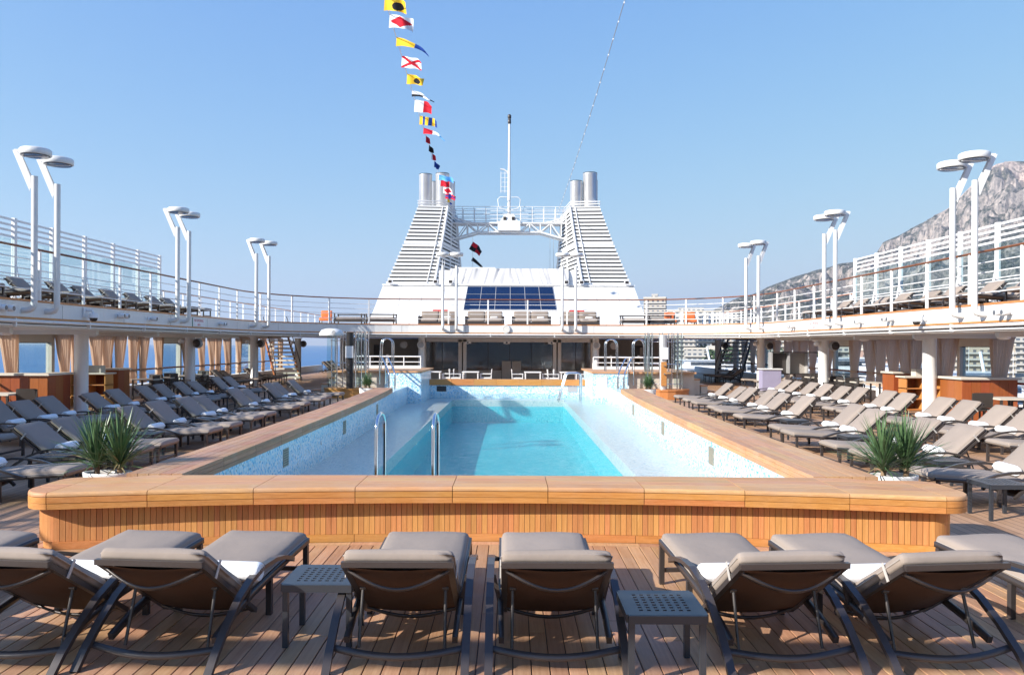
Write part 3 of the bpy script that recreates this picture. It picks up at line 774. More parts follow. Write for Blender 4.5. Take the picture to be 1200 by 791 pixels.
for side, sn in ((-1,'left'),(1,'right')):
    e = empty('column', (side*4.35+.05, 39.2, 0), 0, f'white column with a round speaker beside the {sn} end of the glazed restaurant front', 'column')
    MB().lathe((0,0,0), [(.2,0),(.165,.06),(.165,2.36)], 20).build('shaft', M['white'], e)
    sp = MB().lathe((0,-.2,2.0), [(.2,.06),(.2,-.03),(.17,-.07)], 20, axis='y').build('speaker', M['white2'], e)
    MB().lathe((0,-.275,2.0), [(.15,.0),(.13,-.01)], 18, axis='y').build('speaker_mesh', M['grey'], sp)
    sp = MB().lathe((-side*-.95,.4,2.0), [(.19,.06),(.19,-.03),(.15,-.05)], 18, axis='y').build('speaker', M['grey'], e, label='dark round speaker')

# ---------------------------------------------------------------- deck lamps
def lamp(x, y, inx, iny, lab):
    # (inx, iny): unit vector inboard
    e = empty('deck_lamp', (x, y, 2.75), atan2(iny, inx), lab, 'deck lamp', 'tall paired deck lamps on the upper deck edge')
    pts = [(-.27,0,.0),(-.14,0,.0),(-.05,0,.03),(-.01,0,.09),(0,0,.18),(0,0,3.05)]
    MB().tube(pts, .068, 14).build('pole', M['white'], e)
    MB().box(-.30,-.27,-.12,.12,-.12,.12).build('mounting_plate', M['white2'], e)
    b = MB()
    for dy in (-.05,.05):
        b.hexa([(-.08,dy-.008,2.70),(-.065,dy-.008,3.0),(-.065,dy+.008,3.0),(-.08,dy+.008,2.70),(-.48,dy-.008,3.64),(-.33,dy-.008,3.56),(-.33,dy+.008,3.56),(-.48,dy+.008,3.64)])
    b.build('bracket', M['white2'], e)
    h = MB().lathe((.02,0,3.52), [(.315,.0),(.33,.02),(.33,.125),(.30,.15),(.2,.16)], 28); hh = h.build('lamp_head', M['white'], e)
    MB().lathe((.02,0,3.515), [(.29,0),(.28,-.015)], 24).build('lens', M['lens'], hh)
    MB().box(-.26,.30,-.03,.03,3.49,3.515).build('lens_bar', M['white2'], hh)
    MB().box(-.46,-.1,-.03,.03,3.60,3.66).build('arm_plate', M['white2'], e)
nm = ['nearest', 'middle', 'farthest']
for side, sn in ((-1,'left'),(1,'right')):
    for i, (ya, yb) in enumerate(((17.9,18.8),(25.6,26.5),(33.0,33.9))):
        for y, w_ in ((ya,'nearer'),(yb,'farther')):
            xx = 10.72; ax, ay = -side, 0
            if i == 2:
                xx = 10.55; 
                if y > 33.5: xx = 10.3
                ax, ay = -side*.95, -.3
            lamp(side*xx, y, ax, ay, f'white deck lamp, {w_} pole of the {nm[i]} pair on the {sn} upper deck edge')
for x, lb in ((-3.12,'outer pole of the left pair'),(-2.47,'inner pole of the left pair'),(2.62,'inner pole of the right pair'),(3.27,'outer pole of the right pair')):
    lamp(x, 37.72, 0, -1, f'white deck lamp at the far end before the deckhouse, {lb}')
# ---------------------------------------------------------------- sun loungers
def lounger(deg=34):
    e = empty('sun_lounger')
    ang = radians(deg); H = Vector((0, -.14, .135)); LB = .92
    Rm = Matrix.Translation(H) @ Matrix.Rotation(-ang, 4, 'X')       # back rises towards -y
    Sm = Matrix.Translation((0, .37, .335)) @ Matrix.Rotation(radians(3.4), 4, 'X')
    def B(p): return Rm @ Vector(p)
    MB().rbox(1.20, .69, .09, .042, (0, 0, 0), .022, M=Sm, wr=.012).build('seat_cushion', M['cush'], e)
    bc = MB().rbox(.80, .69, .085, .042, (0, -.53, .062), .018, M=Rm, wr=.010, seed=3).build('back_cushion', M['cush'], e)
    for x in (-.343, .343): MB().tube([Sm @ Vector((x, -.57, .0)), Sm @ Vector((x, .57, .0))], .006, 5).build('piping', M['piping'], e)
    MB().tube([Sm @ Vector((-.32,.601,.0)), Sm @ Vector((.32,.601,.0))], .006, 5).build('piping', M['piping'], e)
    for x in (-.343, .343): MB().tube([B((x, -.17, .062)), B((x, -.90, .062))], .006, 5).build('piping', M['piping'], e)
    for x in (-.352,.352): MB().bar(B((x,-.72,.10)), B((x,-.72,-.02)), .022, .006, (1,0,0)).build('strap', M['strap'], bc)
    for x in (-.325,.325): MB().bar(B((x,.06,0)), B((x,-LB,0)), .04, .032).build('back_rail', M['bronze'], e)
    MB().bar(B((-.345,-LB-.003,0)), B((.345,-LB-.003,0)), .035, .034).build('top_bar', M['bronze'], e)
    for yy, dp, w_ in ((-.84,.12,.035),(-.03,.06,.04)):
        pts = [B((-.315+.63*k/14, yy, -.012-dp*sin(pi*k/14))) for k in range(15)]
        MB().ribbon(pts, B((0,w_,0))-B((0,0,0)), .016, True).build('back_bow', M['bronze'], e)
    s_ = MB(); rows = []
    for j in range(9):
        for k in range(11):
            x = -.31+.62*k/10; y = -.02-(LB-.04)*j/8; rows.append(B((x, y, -.012-.045*sin(pi*k/10)*sin(pi*(.15+.7*j/8)))))
    s_.add(rows, [(j*11+k, j*11+k+1, (j+1)*11+k+1, (j+1)*11+k) for j in range(8) for k in range(10)], True); s_.build('sling', M['sling'], e)
    for x in (-.27,.27):
        q = B((x,-.52,-.02)); MB().tube([q, (x*1.02, -.70, .06)], .011, 8).build('prop', M['dark'], e)
        MB().lathe(tuple(q), [(.018,-.02),(.018,.02)], 8, axis='x').build('pivot', M['dark'], e)
    for x in (-.35,.35): 
        MB().ribbon([(x,.94,.345),(x,.6,.325),(x,.2,.29),(x,-.2,.255),(x*.99,-.5,.2),(x*.98,-.75,.13)], (.034,0,0), .045, True).build('side_rail', M['bronze'], e)
    for y, z in ((.925,.335),(.33,.295),(-.10,.255)): MB().box(-.333,.333,y-.018,y+.018,z-.016,z+.016).build('cross_bar', M['bronze'], e)
    for x in (-.35,.35):
        for y, z in ((.90,.32),(.12,.262)): MB().bbox(x-.02,x+.02,y-.02,y+.02,.0,z).build('leg', M['bronze'], e)
    for x in (-.35,.35):
        pts = []
        for y, z in ((.48,.31),(.36,.355),(.20,.405),(.02,.435),(-.18,.44),(-.38,.405),(-.56,.335),(-.74,.225),(-.90,.10),(-1.0,0)):
            pts.append((x*(1.20 if y < .42 else 1.1), y, z))
        MB().ribbon(pts, (.05,0,0), .03).build('arm', M['bronze'], e)
        MB().bar((x*1.02,-.30,.235),(x*1.14,-.30,.415),.02,.03).build('arm_stay', M['bronze'], e)
    MB().box(-.33,.33,.888,.912,.10,.135).build('stretcher', M['bronze'], e)
    pts = [(-.42+.84*k/12, -.84-.07*sin(pi*k/12), .115-.03*sin(pi*k/12)) for k in range(13)]
    MB().ribbon(pts, (0,.03,.03), .016, True).build('floor_bow', M['bronze'], e)
    return e
L0_ = lounger(); LS = [lounger(42), lounger(39), lounger(45)]; usedl = set(); rq = random.Random(12)
bpy.context.view_layer.update()
LGRP = 'taupe cushioned sun loungers'
def put(x, y, rz, lab, grp, z=0, tilt=None):
    src = LS[rq.choice((0,0,1,2))] if abs(rz) > .5 else L0_
    o = src if id(src) not in usedl else copy_tree(src); usedl.add(id(src))
    o.location = (x, y, z); o.rotation_euler = (0, 0, rz); o['label'] = lab; o['category'] = 'sun lounger'; o['group'] = grp
    if tilt: o.scale = (1,1,1)
    return o
def towel_me():
    b = MB(); n = 20; L = .22
    prof = []
    for k in range(n):
        t = 2*pi*k/n; prof.append((.078*cos(t)*1.0, .068*sin(t)))
    vs = []; xs = [-L,-L+.012,-L+.03,-.1,.1,L-.03,L-.012,L]; sc = [.86,.96,1,1.02,.99,1,.96,.86]
    for x, s_ in zip(xs, sc):
        for k, (a, c) in enumerate(prof): vs.append((x, a*s_+.004*noise.noise(Vector((x*9,a*20,c*20))), c*s_))
    fs = [(i*n+k, i*n+(k+1)%n, (i+1)*n+(k+1)%n, (i+1)*n+k) for i in range(len(xs)-1) for k in range(n)]
    b.add(vs, fs, True); b.add([vs[k] for k in range(n)]+vs[-n:], [tuple(range(n-1,-1,-1)), tuple(range(n,2*n))])
    # spiral edge on both ends and loose flap
    for s_ in (-1, 1):
        pts = [(s_*(L+.001), (.062-.05*k/26)*cos(k*.55), (.055-.045*k/26)*sin(k*.55)) for k in range(27)]
        b.tube(pts, .0045, 5)
    b.tube([(-L+.01, .079, .0),(L-.01, .079, .004)], .007, 5)
    return b.mesh('rolled_towel', M['towel'])
TW = towel_me()
def towel(lx, ly, rz, lab, grp, u=-.22, z=0, jit=0):
    o = bpy.data.objects.new('rolled_towel', TW); link(o)
    c, s_ = cos(rz), sin(rz); o.location = (lx - s_*u, ly + c*u, z+.425); o.rotation_euler = (0, 0, rz+jit)
    return tag(o, lab, 'towel', grp)
ordn = ['nearest','second','third','fourth','fifth','sixth','seventh','eighth','ninth','tenth','eleventh','twelfth','thirteenth']
rj = random.Random(5)
FR = [(-4.32,-9.5,'far left lounger in the foreground, mostly cut off by the frame'),
      (-2.90,-6.5,'second foreground lounger from the left, beside the big shadowed arm'),
      (-1.99,-5.0,'foreground lounger to the left of the left perforated table'),
      (-.54,0,'foreground lounger between the left table and the middle lounger'),
      (.435,.5,'middle foreground lounger with its back square to the camera'),
      (1.84,4.0,'foreground lounger just right of the right perforated table'),
      (2.80,6.5,'foreground lounger before the right end of the pool, with a towel'),
      (4.22,8.5,'far right lounger in the foreground, cut by the frame')]
for x, a, lab in FR:
    put(x, 5.73, radians(a), lab, 'loungers in the foreground facing the pool')
for i, (x, a) in enumerate(((-2.90,-6.5),(-1.99,-5),(1.84,4),(2.80,6.5))):
    r = radians(a)
    dx = .22 if x < 0 else -.17
    o = towel(x+dx*cos(r), 5.73+dx*sin(r), r, ['white rolled towel on the second foreground lounger from the left','white rolled towel beside the backrest left of the left table','white rolled towel on the foreground lounger right of the right table','white rolled towel on the foreground lounger at the right end of the pool'][i], 'rolled towels', u=-.26)
R1 = [10.2,12.0,13.1,14.9,15.8,18.3,19.9,20.9,22.6,23.7,25.2]
L1r = [10.2,12.0,12.95,14.9,15.9,17.5,18.4,20.4,21.5,23.3,24.3,25.9]
R2 = [13.4,15.0,15.95,17.05,18.0,19.7,20.7,22.3,23.5,24.9,25.9,27.5,28.6]
L2r = [13.6,15.6,16.6,17.5,19.35,20.4,22.1,23.1,24.5,25.5,27.4,28.6]
for side, sn, rows in ((-1,'left',(L1r,L2r)),(1,'right',(R1,R2))):
    for ri, row in enumerate(rows):
        rn = 'poolside row' if ri == 0 else 'rear row by the columns'
        for i, y in enumerate(row):
            xc = side*((6.38 if ri == 0 else 9.45) + rj.uniform(-.04,.04)); rz = side*pi/2 + rj.uniform(-.03,.03)
            far = f'{ordn[i]}' + (' in' if i == 0 else ' from the camera in')
            put(xc, y, rz, f'taupe lounger, {far} the {sn} {rn}', f'sun loungers in the {sn} {rn}')
            towel(xc, y, rz, f'white rolled towel on the {ordn[i]} lounger of the {sn} {rn}', 'rolled towels', u=-.20+rj.uniform(-.02,.03), jit=rj.uniform(-.15,.15))
# loungers under cover at the far left and far right, and on the upper deck
for i, (x, y) in enumerate(((-12.6,33.4),(-12.4,35.2),(-12.5,36.6),(-12.2,39.0),(-12.3,40.2))):
    put(x, y, -pi/2+.1, f'shaded lounger under the left deck beyond the rear row, {ordn[i]} from the camera', 'loungers under cover')
for i, (x, y) in enumerate(((12.5,36.5),(12.4,38.2),(12.0,43.0),(12.0,44.2))):
    put(x, y, pi/2-.1, f'shaded lounger under the right deck near the stairs, {ordn[i]} from the camera', 'loungers under cover')
for i, y in enumerate((55,56.1,57.2)):
    put(-12.2, y, -pi/2, f'lounger on the open stern deck past the left stairs, {ordn[i]} of three', 'stern loungers')
for side, sn in ((-1,'left'),(1,'right')):
    for i, y in enumerate((16.9,18.2,20.2,21.6,23.4,24.8,26.4,28.1,29.7,31.0)):
        put(side*12.75, y, side*pi/2, f'lounger up on the {sn} upper deck before the windscreen, {ordn[i]} from the camera', f'loungers on the {sn} upper deck', z=2.99)
for q in LS+[L0_]:
    if id(q) not in usedl:
        for c_ in KIDS(q): bpy.data.objects.remove(c_)
        bpy.data.objects.remove(q)
# perforated side tables
def side_table():
    t = empty('side_table'); n = 7; sz = .46; m_ = .075
    b = MB(); xs = [-sz/2, -sz/2+m_]; inner = sz-2*m_; c = inner/(2*n-1)
    for k in range(2*n-1): xs.append(-sz/2+m_+c*(k+1))
    xs.append(sz/2); ys_ = xs; vs = []; N_ = len(xs)
    for z in (.42,.412):
        for y in ys_:
            for x in xs: vs.append((x, y, z))
    fs = []
    for j in range(N_-1):
        for i in range(N_-1):
            hole = 1 <= i <= 2*n-1 and 1 <= j <= 2*n-1 and i % 2 == 1 and j % 2 == 1
            if hole:
                q = [(j*N_+i),(j*N_+i+1),((j+1)*N_+i+1),((j+1)*N_+i)]
                for a, d in zip(q, q[1:]+q[:1]): fs.append((a, d, d+N_*N_, a+N_*N_))
                continue
            fs.append((j*N_+i, j*N_+i+1, (j+1)*N_+i+1, (j+1)*N_+i)); fs.append(tuple(reversed([k+N_*N_ for k in fs[-1]])))
    b.add(vs, fs); b.build('table_top', M['tabm'], t)
    for s_ in (-1, 1):
        MB().box(-sz/2, sz/2, s_*sz/2-.012, s_*sz/2+.012, .37, .419).build('apron', M['tabm'], t)
        MB().box(s_*sz/2-.012, s_*sz/2+.012, -sz/2+.012, sz/2-.012, .37, .419).build('apron', M['tabm'], t)
        for q in (-1, 1): MB().box(s_*(sz/2-.02)-.018, s_*(sz/2-.02)+.018, q*(sz/2-.02)-.018, q*(sz/2-.02)+.018, 0, .37).build('leg', M['tabm'], t)
    return t
T0 = side_table(); bpy.context.view_layer.update()
tb = [(-1.12,5.40,0,'perforated metal side table left of the centre loungers in the foreground'),(1.08,4.84,0,'perforated metal side table right of the middle foreground lounger'),
      (5.9,9.25,.0,'slatted dark side table beside the nearest right poolside lounger')]
for side, sn, row in ((-1,'left',[11.1,13.9,16.7,19.4,22.4]),(1,'right',[11.1,14.0,17.0,21.75])):
    for i, y in enumerate(row): tb.append((side*6.3, y, 0, f'small dark side table among the {sn} poolside loungers, {ordn[i]} from the camera'))
for i, (x, y, a, lab) in enumerate(tb):
    o = T0 if i == 0 else copy_tree(T0); o.location = (x, y, 0); tag(o, lab, 'side table', 'dark metal side tables')
# ---------------------------------------------------------------- planters
def yucca(loc, s, lab, seed, one=False):
    e = empty('planter', loc, 0, lab, 'potted plant', 'white pots of spiky yucca')
    b = MB(); b.lathe((0,0,0), [(.24,0),(.27,.3),(.285,.46),(.285,.48),(.25,.48),(.245,.43)], 28, sx=s, sy=.62*s); b.build('pot', M['pot'], e)
    MB().lathe((0,0,.4), [(.245,0),(.245,.035)], 24, sx=s*.99, sy=.61*s).build('soil', M['soil'], e)
    r = random.Random(seed)
    for cx in ((-.13, .14) if not one else (-.06,.07)):
        cx *= s
        MB().tube([(cx,0,.42),(cx+.01,0,.52*1),(cx,0,.62)], .035, 8, r1=.03).build('stem', M['stem'], e)
        f = MB(); f2 = MB()
        for i in range(200 if not one else 110):
            az_ = r.uniform(0, 2*pi); el_ = radians(r.choice((r.uniform(8,40), r.uniform(30,85), r.uniform(45,88)))) ; L = r.uniform(.42,.72)*(1 if not one else .72)
            el_ = max(el_, .15)
            z0 = .50 + r.uniform(0,.16)
            d = Vector((cos(az_)*cos(el_), sin(az_)*cos(el_), sin(el_))); sd = Vector((-sin(az_), cos(az_), 0)); up = d.cross(sd)
            w0 = r.uniform(.008,.0125); dr = r.uniform(.0,.18)*cos(el_); P = []
            for t, wd in ((0,.6),(.35,1),(.7,.75),(1,.05)):
                c_ = Vector((cx, 0, z0)) + d*(L*t) + Vector((0,0,-dr*t*t))
                P += [c_-sd*w0*wd, c_-Vector((0,0,.004*wd)), c_+sd*w0*wd]
            (f2 if (el_ < .35 and r.random() < .35) else f).add(P, [(k*3+j, k*3+j+1, k*3+j+4, k*3+j+3) for k in range(3) for j in range(2)])
        f.build('foliage', M['leaf'], e, kind='stuff')
        if f2.v: f2.build('dry_foliage', M['leafdry'], e, kind='stuff')
yucca((-4.62, 9.3, 0), 1.0, 'white pot with two big spiky yuccas behind the near left end of the pool', 1)
yucca((4.72, 9.35, 0), 1.0, 'white pot with two big spiky yuccas behind the near right end of the pool', 2)
yucca((-4.85, 27.4, 0), 1.0, 'white pot with a small yucca before the left shower', 3, True)
yucca((4.95, 27.4, 0), 1.0, 'white pot with a small yucca before the right shower', 4, True)
# ---------------------------------------------------------------- side galleries: bulwark, handrail, windows, curtains
def curtain(side, y, w_, taper, mat, lab, z0=.52, z1=2.28, lean=0):
    e = empty('curtain', (side*13.85, y, z0), 0, lab, 'curtain', 'gathered curtains along the deck side')
    nx_, nz = 44, 14; b = MB(); vs = []
    for j in range(nz+1):
        t = j/nz; z = (z1-z0)*t
        tie = .28
        k = taper + (1-taper)*(min(1, abs(t-tie)/(1-tie)))**1.0 if t > tie else taper+(1-taper)*.35*((tie-t)/tie)
        for i in range(nx_+1):
            u = i/nx_-.5; yy = u*w_*k + lean*w_*.5*(1-k)
            xx = .05*sin(u*2*pi*5.5)*(.5+.5*k) + .012*sin(u*41+t*3)
            vs.append((xx, yy, z))
    b.add(vs, [(j*(nx_+1)+i, j*(nx_+1)+i+1, (j+1)*(nx_+1)+i+1, (j+1)*(nx_+1)+i) for j in range(nz) for i in range(nx_)], True)
    b.build('drape', mat, e)
    t_ = MB(); t_.box(-.045,.045,-w_/2*taper-.01+lean*w_*.5*(1-taper),w_/2*taper+.01+lean*w_*.5*(1-taper),(z1-z0)*.26,(z1-z0)*.30); t_.build('tie', mat, e)
    h = MB()
    for k in range(4):
        yy = -w_/2+w_*(k+.5)/4; h.lathe((0,yy,z1-z0+.02), [(.03,-.012),(.03,.012)], 10, axis='x')
    h.build('ring', M['steel'], e)
cY = [21.9,24.55,25.4,26.5,27.3,28.2,29.2,30.0,31.2,33.8,35.5,36.7,37.6,38.7,40.4,44.3,46.0,47.8]
wY = [(22.45,24.05),(31.55,33.4),(40.75,42.6)]
for side, sn in ((-1,'left'),(1,'right')):
    g = empty('side_gallery', (side*14.0, 20, 0), 0, f'open sided gallery wall with posts and window frames along the {sn} side of the deck', 'gallery wall')
    def gb(name, x0, x1, y0, y1, z0, z1, mat): 
        MB().box(min(x0*side,x1*side), max(x0*side,x1*side), y0-20, y1-20, z0, z1).build(name, mat, g)
    gb('bulwark', -.10, .10, -12, 48, 0, .45, M['white2'])
    gb('header', -.12, .12, -12, 48, 2.30, 2.46, M['ceil'])
    gb('curtain_track', -.22, -.17, -12, 48, 2.31, 2.35, M['capwood'])
    for y in [2,6,10,14,18,20.6]+[26.0+0,27.75,29.6,34.6,36.15,38.15,39.6,44.9,47.9]: gb('post', -.05, .05, y-.05, y+.05, .45, 2.3, M['dark'] if side < 0 and y > 20 else M['cream'])
    MB().tube([(-side*.12,-32,1.02),(-side*.12,28,1.02)], .035, 8).build('handrail', M['handw'], g)
    for z in (.62,.82): MB().tube([(-side*.06,-32,z),(-side*.06,28,z)], .012, 6).build('rail', M['white2'], g)
    for a, c in wY+[(12.9,14.6),(3.7,5.4)]:
        wn_ = MB().box(-.09*1,.09,a-20-.12,a-20,.45,2.30).build('window_frame', M['cream'], g)
        MB().box(-.09,.09,c-20,c-20+.16,.45,2.30).build('frame', M['cream'], wn_)
        MB().box(-.09,.09,a-20,c-20,2.02,2.30).build('frame', M['cream'], wn_)
        MB().box(-.02,.02,a-20,c-20,2.0,2.02).build('frame', M['dark'], wn_)
        MB().box(-.005,.005,a-20,c-20,.46,2.0).build('pane', M['glass'], wn_)
    for i, y in enumerate(cY):
        w_ = .88 if side < 0 else .98
        if i and cY[i]-cY[i-1] < 1.05: ln = -.6
        else: ln = .6
        curtain(side, y, w_, .55, M['curtain'] if side < 0 else M['curtain2'], f'{"beige sunlit" if side<0 else "taupe shaded"} gathered curtain on the {sn} gallery, number {i+1} counted from the camera' if False else f'{"beige" if side<0 else "taupe"} curtain tied back on the {sn} gallery, {["first","second","third","fourth","fifth","sixth","seventh","eighth","ninth","tenth","eleventh","twelfth","thirteenth","fourteenth","fifteenth","sixteenth","seventeenth","eighteenth"][i]} from the camera end', lean=ln)
    # bars
    bx = side*12.75
    for (x0, x1, y0, y1, nm_) in ((12.35,13.85,21.2,22.3,'larger one near the camera'),(12.75,13.6,25.8,26.6,'smaller block farther along')):
        e = empty('bar_counter', (side*(x0+x1)/2, y0, 0), 0, f'cherry panelled bar with pale top on the {sn}, {nm_}', 'bar')
        wd = x1-x0; n = 6 if wd > 1 else 2
        ch = .45 if wd > 1 else .0
        MB().box(-wd/2+.03, wd/2-.03, ch*.3+.03, y1-y0, 0, 1.1).build('carcass', M['barwood'], e)
        for k in range(n):
            u0 = -wd/2+wd*k/n; u1 = -wd/2+wd*(k+1)/n-.006
            MB().box(u0, u1, -.0, .03, 0, 1.12).build('front_panel', M['barwood'], e)
        for k in range(3 if wd > 1 else 2):
            m_ = 3 if wd > 1 else 2
            v0 = .03+(y1-y0-.03)*k/m_; v1 = .03+(y1-y0-.03)*(k+1)/m_-.006
            xs_ = -side*wd/2
            MB().box(min(xs_,xs_+side*.028), max(xs_,xs_+side*.028), v0, v1, 0, 1.12).build('side_panel', M['barwood'], e)
        MB().bbox(-wd/2-.07, wd/2+.07, -.07, .45, 1.122, 1.18, .01).build('counter_top', M['cream'], e)
        MB().bbox(-wd/2-.07, -wd/2+.45, .452, y1-y0, 1.122, 1.18, .01).build('counter_top', M['cream'], e) if side > 0 else MB().bbox(wd/2-.45, wd/2+.07, .452, y1-y0, 1.122, 1.18, .01).build('counter_top', M['cream'], e)
    # back shelf unit between
    e = empty('bar_shelf', (side*13.1, 24.6, 0), 0, f'timber shelf unit with small drawers behind the {sn} column', 'shelf unit')
    for z in (.02,.35,.68,1.0): MB().box(-.55,.55,0,.5,z,z+.03).build('shelf', M['teak'], e)
    for x in (-.55,-.02,.52): MB().box(x,x+.03,.0,.5,.05,1.0).build('side_board', M['teak'], e)
    MB().box(-.5,.5,.48,.5,.05,1.0).build('back_board', M['barwood'], e)
    MB().bbox(-.62,.62,-.06,.56,1.032,1.08).build('counter_top', M['cream'], e)
    MB().box(-.2,.35,.1,.4,1.082,1.3).build('crate', M['cream'], e)
# tables and chairs under cover
def chair(dark=True):
    c = empty('deck_chair'); m1 = M['dark'] if dark else M['white2']; m2 = M['dark'] if dark else M['cushw']
    for x in (-.24,.24):
        MB().bar((x,.24,0),(x,.24,.62),.035).build('leg', m1, c); MB().bar((x,-.24,0),(x,-.28,.85),.035).build('leg', m1, c)
        MB().box(x-.03,x+.03,-.27,.27,.62,.645).build('arm', m1, c)
    MB().rbox(.48,.46,.07,.025,(0,0,.43),.01,cuts=3).build('seat', m2, c)
    MB().bar((0,-.255,.50),(0,-.29,.87),.44,.035,(1,0,0)).build('backrest', m2, c) if False else MB().hexa([(-.22,-.27,.48),(.22,-.27,.48),(.22,-.23,.48),(-.22,-.23,.48),(-.22,-.31,.86),(.22,-.31,.86),(.22,-.275,.86),(-.22,-.275,.86)]).build('backrest', m2, c)
    return c
def table(white=False):
    t = empty('dining_table'); m1 = M['white2'] if white else M['dark']
    MB().bbox(-.4,.4,-.4,.4,.70,.74).build('table_top', M['cream'] if not white else M['white2'], t)
    for x in (-.35,.35):
        for y in (-.35,.35): MB().box(x-.025,x+.025,y-.025,y+.025,0,.70).build('leg', m1, t)
    return t
M['cushw'] = plain('pale_seat_pad', (.66,.64,.62), .8)
CD, CW, TD, TWh = chair(), chair(False), table(), table(True)
bpy.context.view_layer.update()
used = set()
def placec(src, x, y, rz, lab, cat, grp, z=0):
    o = src if id(src) not in used else copy_tree(src); used.add(id(src))
    o.location = (x, y, z); o.rotation_euler = (0,0,rz); return tag(o, lab, cat, grp)
rk = random.Random(9)
for side, sn in ((-1,'left'),(1,'right')):
    for i, y in enumerate((28.2,29.6,31.2,32.6)):
        x = side*12.9
        placec(TD, x, y+.0, 0, f'cafe table beside the {sn} gallery rail, {ordn[i]} from the bar', 'table', 'cafe tables under cover')
        placec(CD, x-side*.65, y-.1, side*pi/2+rk.uniform(-.2,.2)+pi*0, f'dark cafe chair on the deck side of the {ordn[i]} table on the {sn}', 'chair', 'dark cafe chairs')
        placec(CD, x-.1, y+.62, pi+rk.uniform(-.2,.2), f'dark cafe chair on the far side of the {ordn[i]} table on the {sn}', 'chair', 'dark cafe chairs')
    placec(CD, side*11.95, 19.9, rk.uniform(-.3,.3), f'dark chair standing before the {sn} bar, toward the pool', 'chair', 'dark cafe chairs')
    placec(CD, side*13.25, 20.0, rk.uniform(-.3,.3), f'dark chair standing before the {sn} bar, near the gallery rail', 'chair', 'dark cafe chairs')
    placec(TD, side*12.6, 19.7, 0, f'cafe table in front of the {sn} bar', 'table', 'cafe tables under cover')
for i, x in enumerate((-3.55,-1.75,1.2,2.9)):
    nmx = ['leftmost','second','third','rightmost'][i]
    placec(TWh, x, 37.4, 0, f'white table before the restaurant glass, {nmx} of four', 'table', 'white tables beyond the pool')
    placec(CW, x-.72, 37.3, -pi/2, f'white armchair left of the {nmx} white table beyond the pool', 'chair', 'white armchairs beyond the pool')
    placec(CW, x+.72, 37.4, pi/2, f'white armchair right of the {nmx} white table beyond the pool', 'chair', 'white armchairs beyond the pool')
# cabinet on the right gallery
e = empty('display_cabinet', (12.6, 33.8, 0), 0, 'dark open display cabinet with framed pictures on the right gallery', 'cabinet')
for x in (-1.2,-.45,.35,1.0): MB().box(x-.03,x+.03,0,.4,0,1.75).build('upright', M['steel'], e)
for z in (.3,.8,1.72): MB().box(-1.2,1.0,0,.4,z,z+.04).build('shelf', M['dark'], e)
MB().box(-1.17,-.48,.3,.34,.84,1.7).build('picture', M['dark'], e); MB().box(-.42,.32,.3,.34,.84,1.7).build('picture', M['taupe'], e)
e = empty('host_stand', (11.3, 33.5, 0), 0, 'small lavender grey host desk with white top on the right gallery', 'desk')
MB().box(-.4,.4,0,.5,0,1.0).build('body', plain('lavender_panel', (.30,.28,.40), .5), e); MB().bbox(-.45,.45,-.05,.55,1.002,1.05).build('desk_top', M['white2'], e)

# ---------------------------------------------------------------- restaurant front at the far end
rf = empty('restaurant_front', (0, 42, 0), 0, 'glazed restaurant front with beige frames beneath the upper deck at the far end', 'restaurant')
def rb(name, x0, x1, y0, y1, z0, z1, mat, par=rf, **k): return MB().box(x0, x1, y0-42, y1-42, z0, z1).build(name, mat, par, **k)
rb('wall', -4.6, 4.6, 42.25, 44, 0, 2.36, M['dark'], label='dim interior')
rb('sill_wall', -4.6, -.35, 41.9, 42.2, 0, .66, M['taupe']); rb('sill_wall', .55, 4.6, 41.9, 42.2, 0, .66, M['taupe'])
for x in (-4.45,-2.55,-2.3,2.5,2.75,4.5): rb('mullion', x-.09, x+.09, 41.85, 42.0, .0, 2.3, M['white2'])
rb('lintel', -4.6, 4.6, 41.85, 42.02, 2.16, 2.36, M['white2'])
for x0, x1, n in ((-4.36,-2.64,2),(-2.21,2.41,4),(2.84,4.41,2)):
    for k in range(n):
        a = x0+(x1-x0)*k/n; c = x0+(x1-x0)*(k+1)/n
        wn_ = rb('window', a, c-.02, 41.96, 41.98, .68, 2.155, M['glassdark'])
        rb('frame', c-.02, c+.01, 41.94, 41.99, .68, 2.155, M['dark'])
for x in (-.0,.42): 
    d_ = rb('door', x-.32 if x==0 else x-.20, x+.16 if x==0 else x+.28, 41.80, 41.84, 0, 1.15, M['taupe'])
for side in (-1, 1):
    rw = empty('recess_wall', (side*7.2, 45, 0), 0, f'dark taupe recessed wall with a small door on the {"left" if side<0 else "right"} behind the hot tub', 'wall')
    MB().box(-2.4,2.4,0,1.5,0,2.36).build('wall', M['taupe'], rw)
    MB().box(side*.2-.3,side*.2+.3,-.03,0,.9,2.0).build('niche', M['dark'], rw)
    MB().box(side*.2+.15,side*.2+.3,-.035,-.031,1.0,1.9).build('niche_trim', M['cream'], rw)
    MB().box(-2.4,2.4,-2.3,-.01,.0,.5).build('bench', M['white2'], rw)
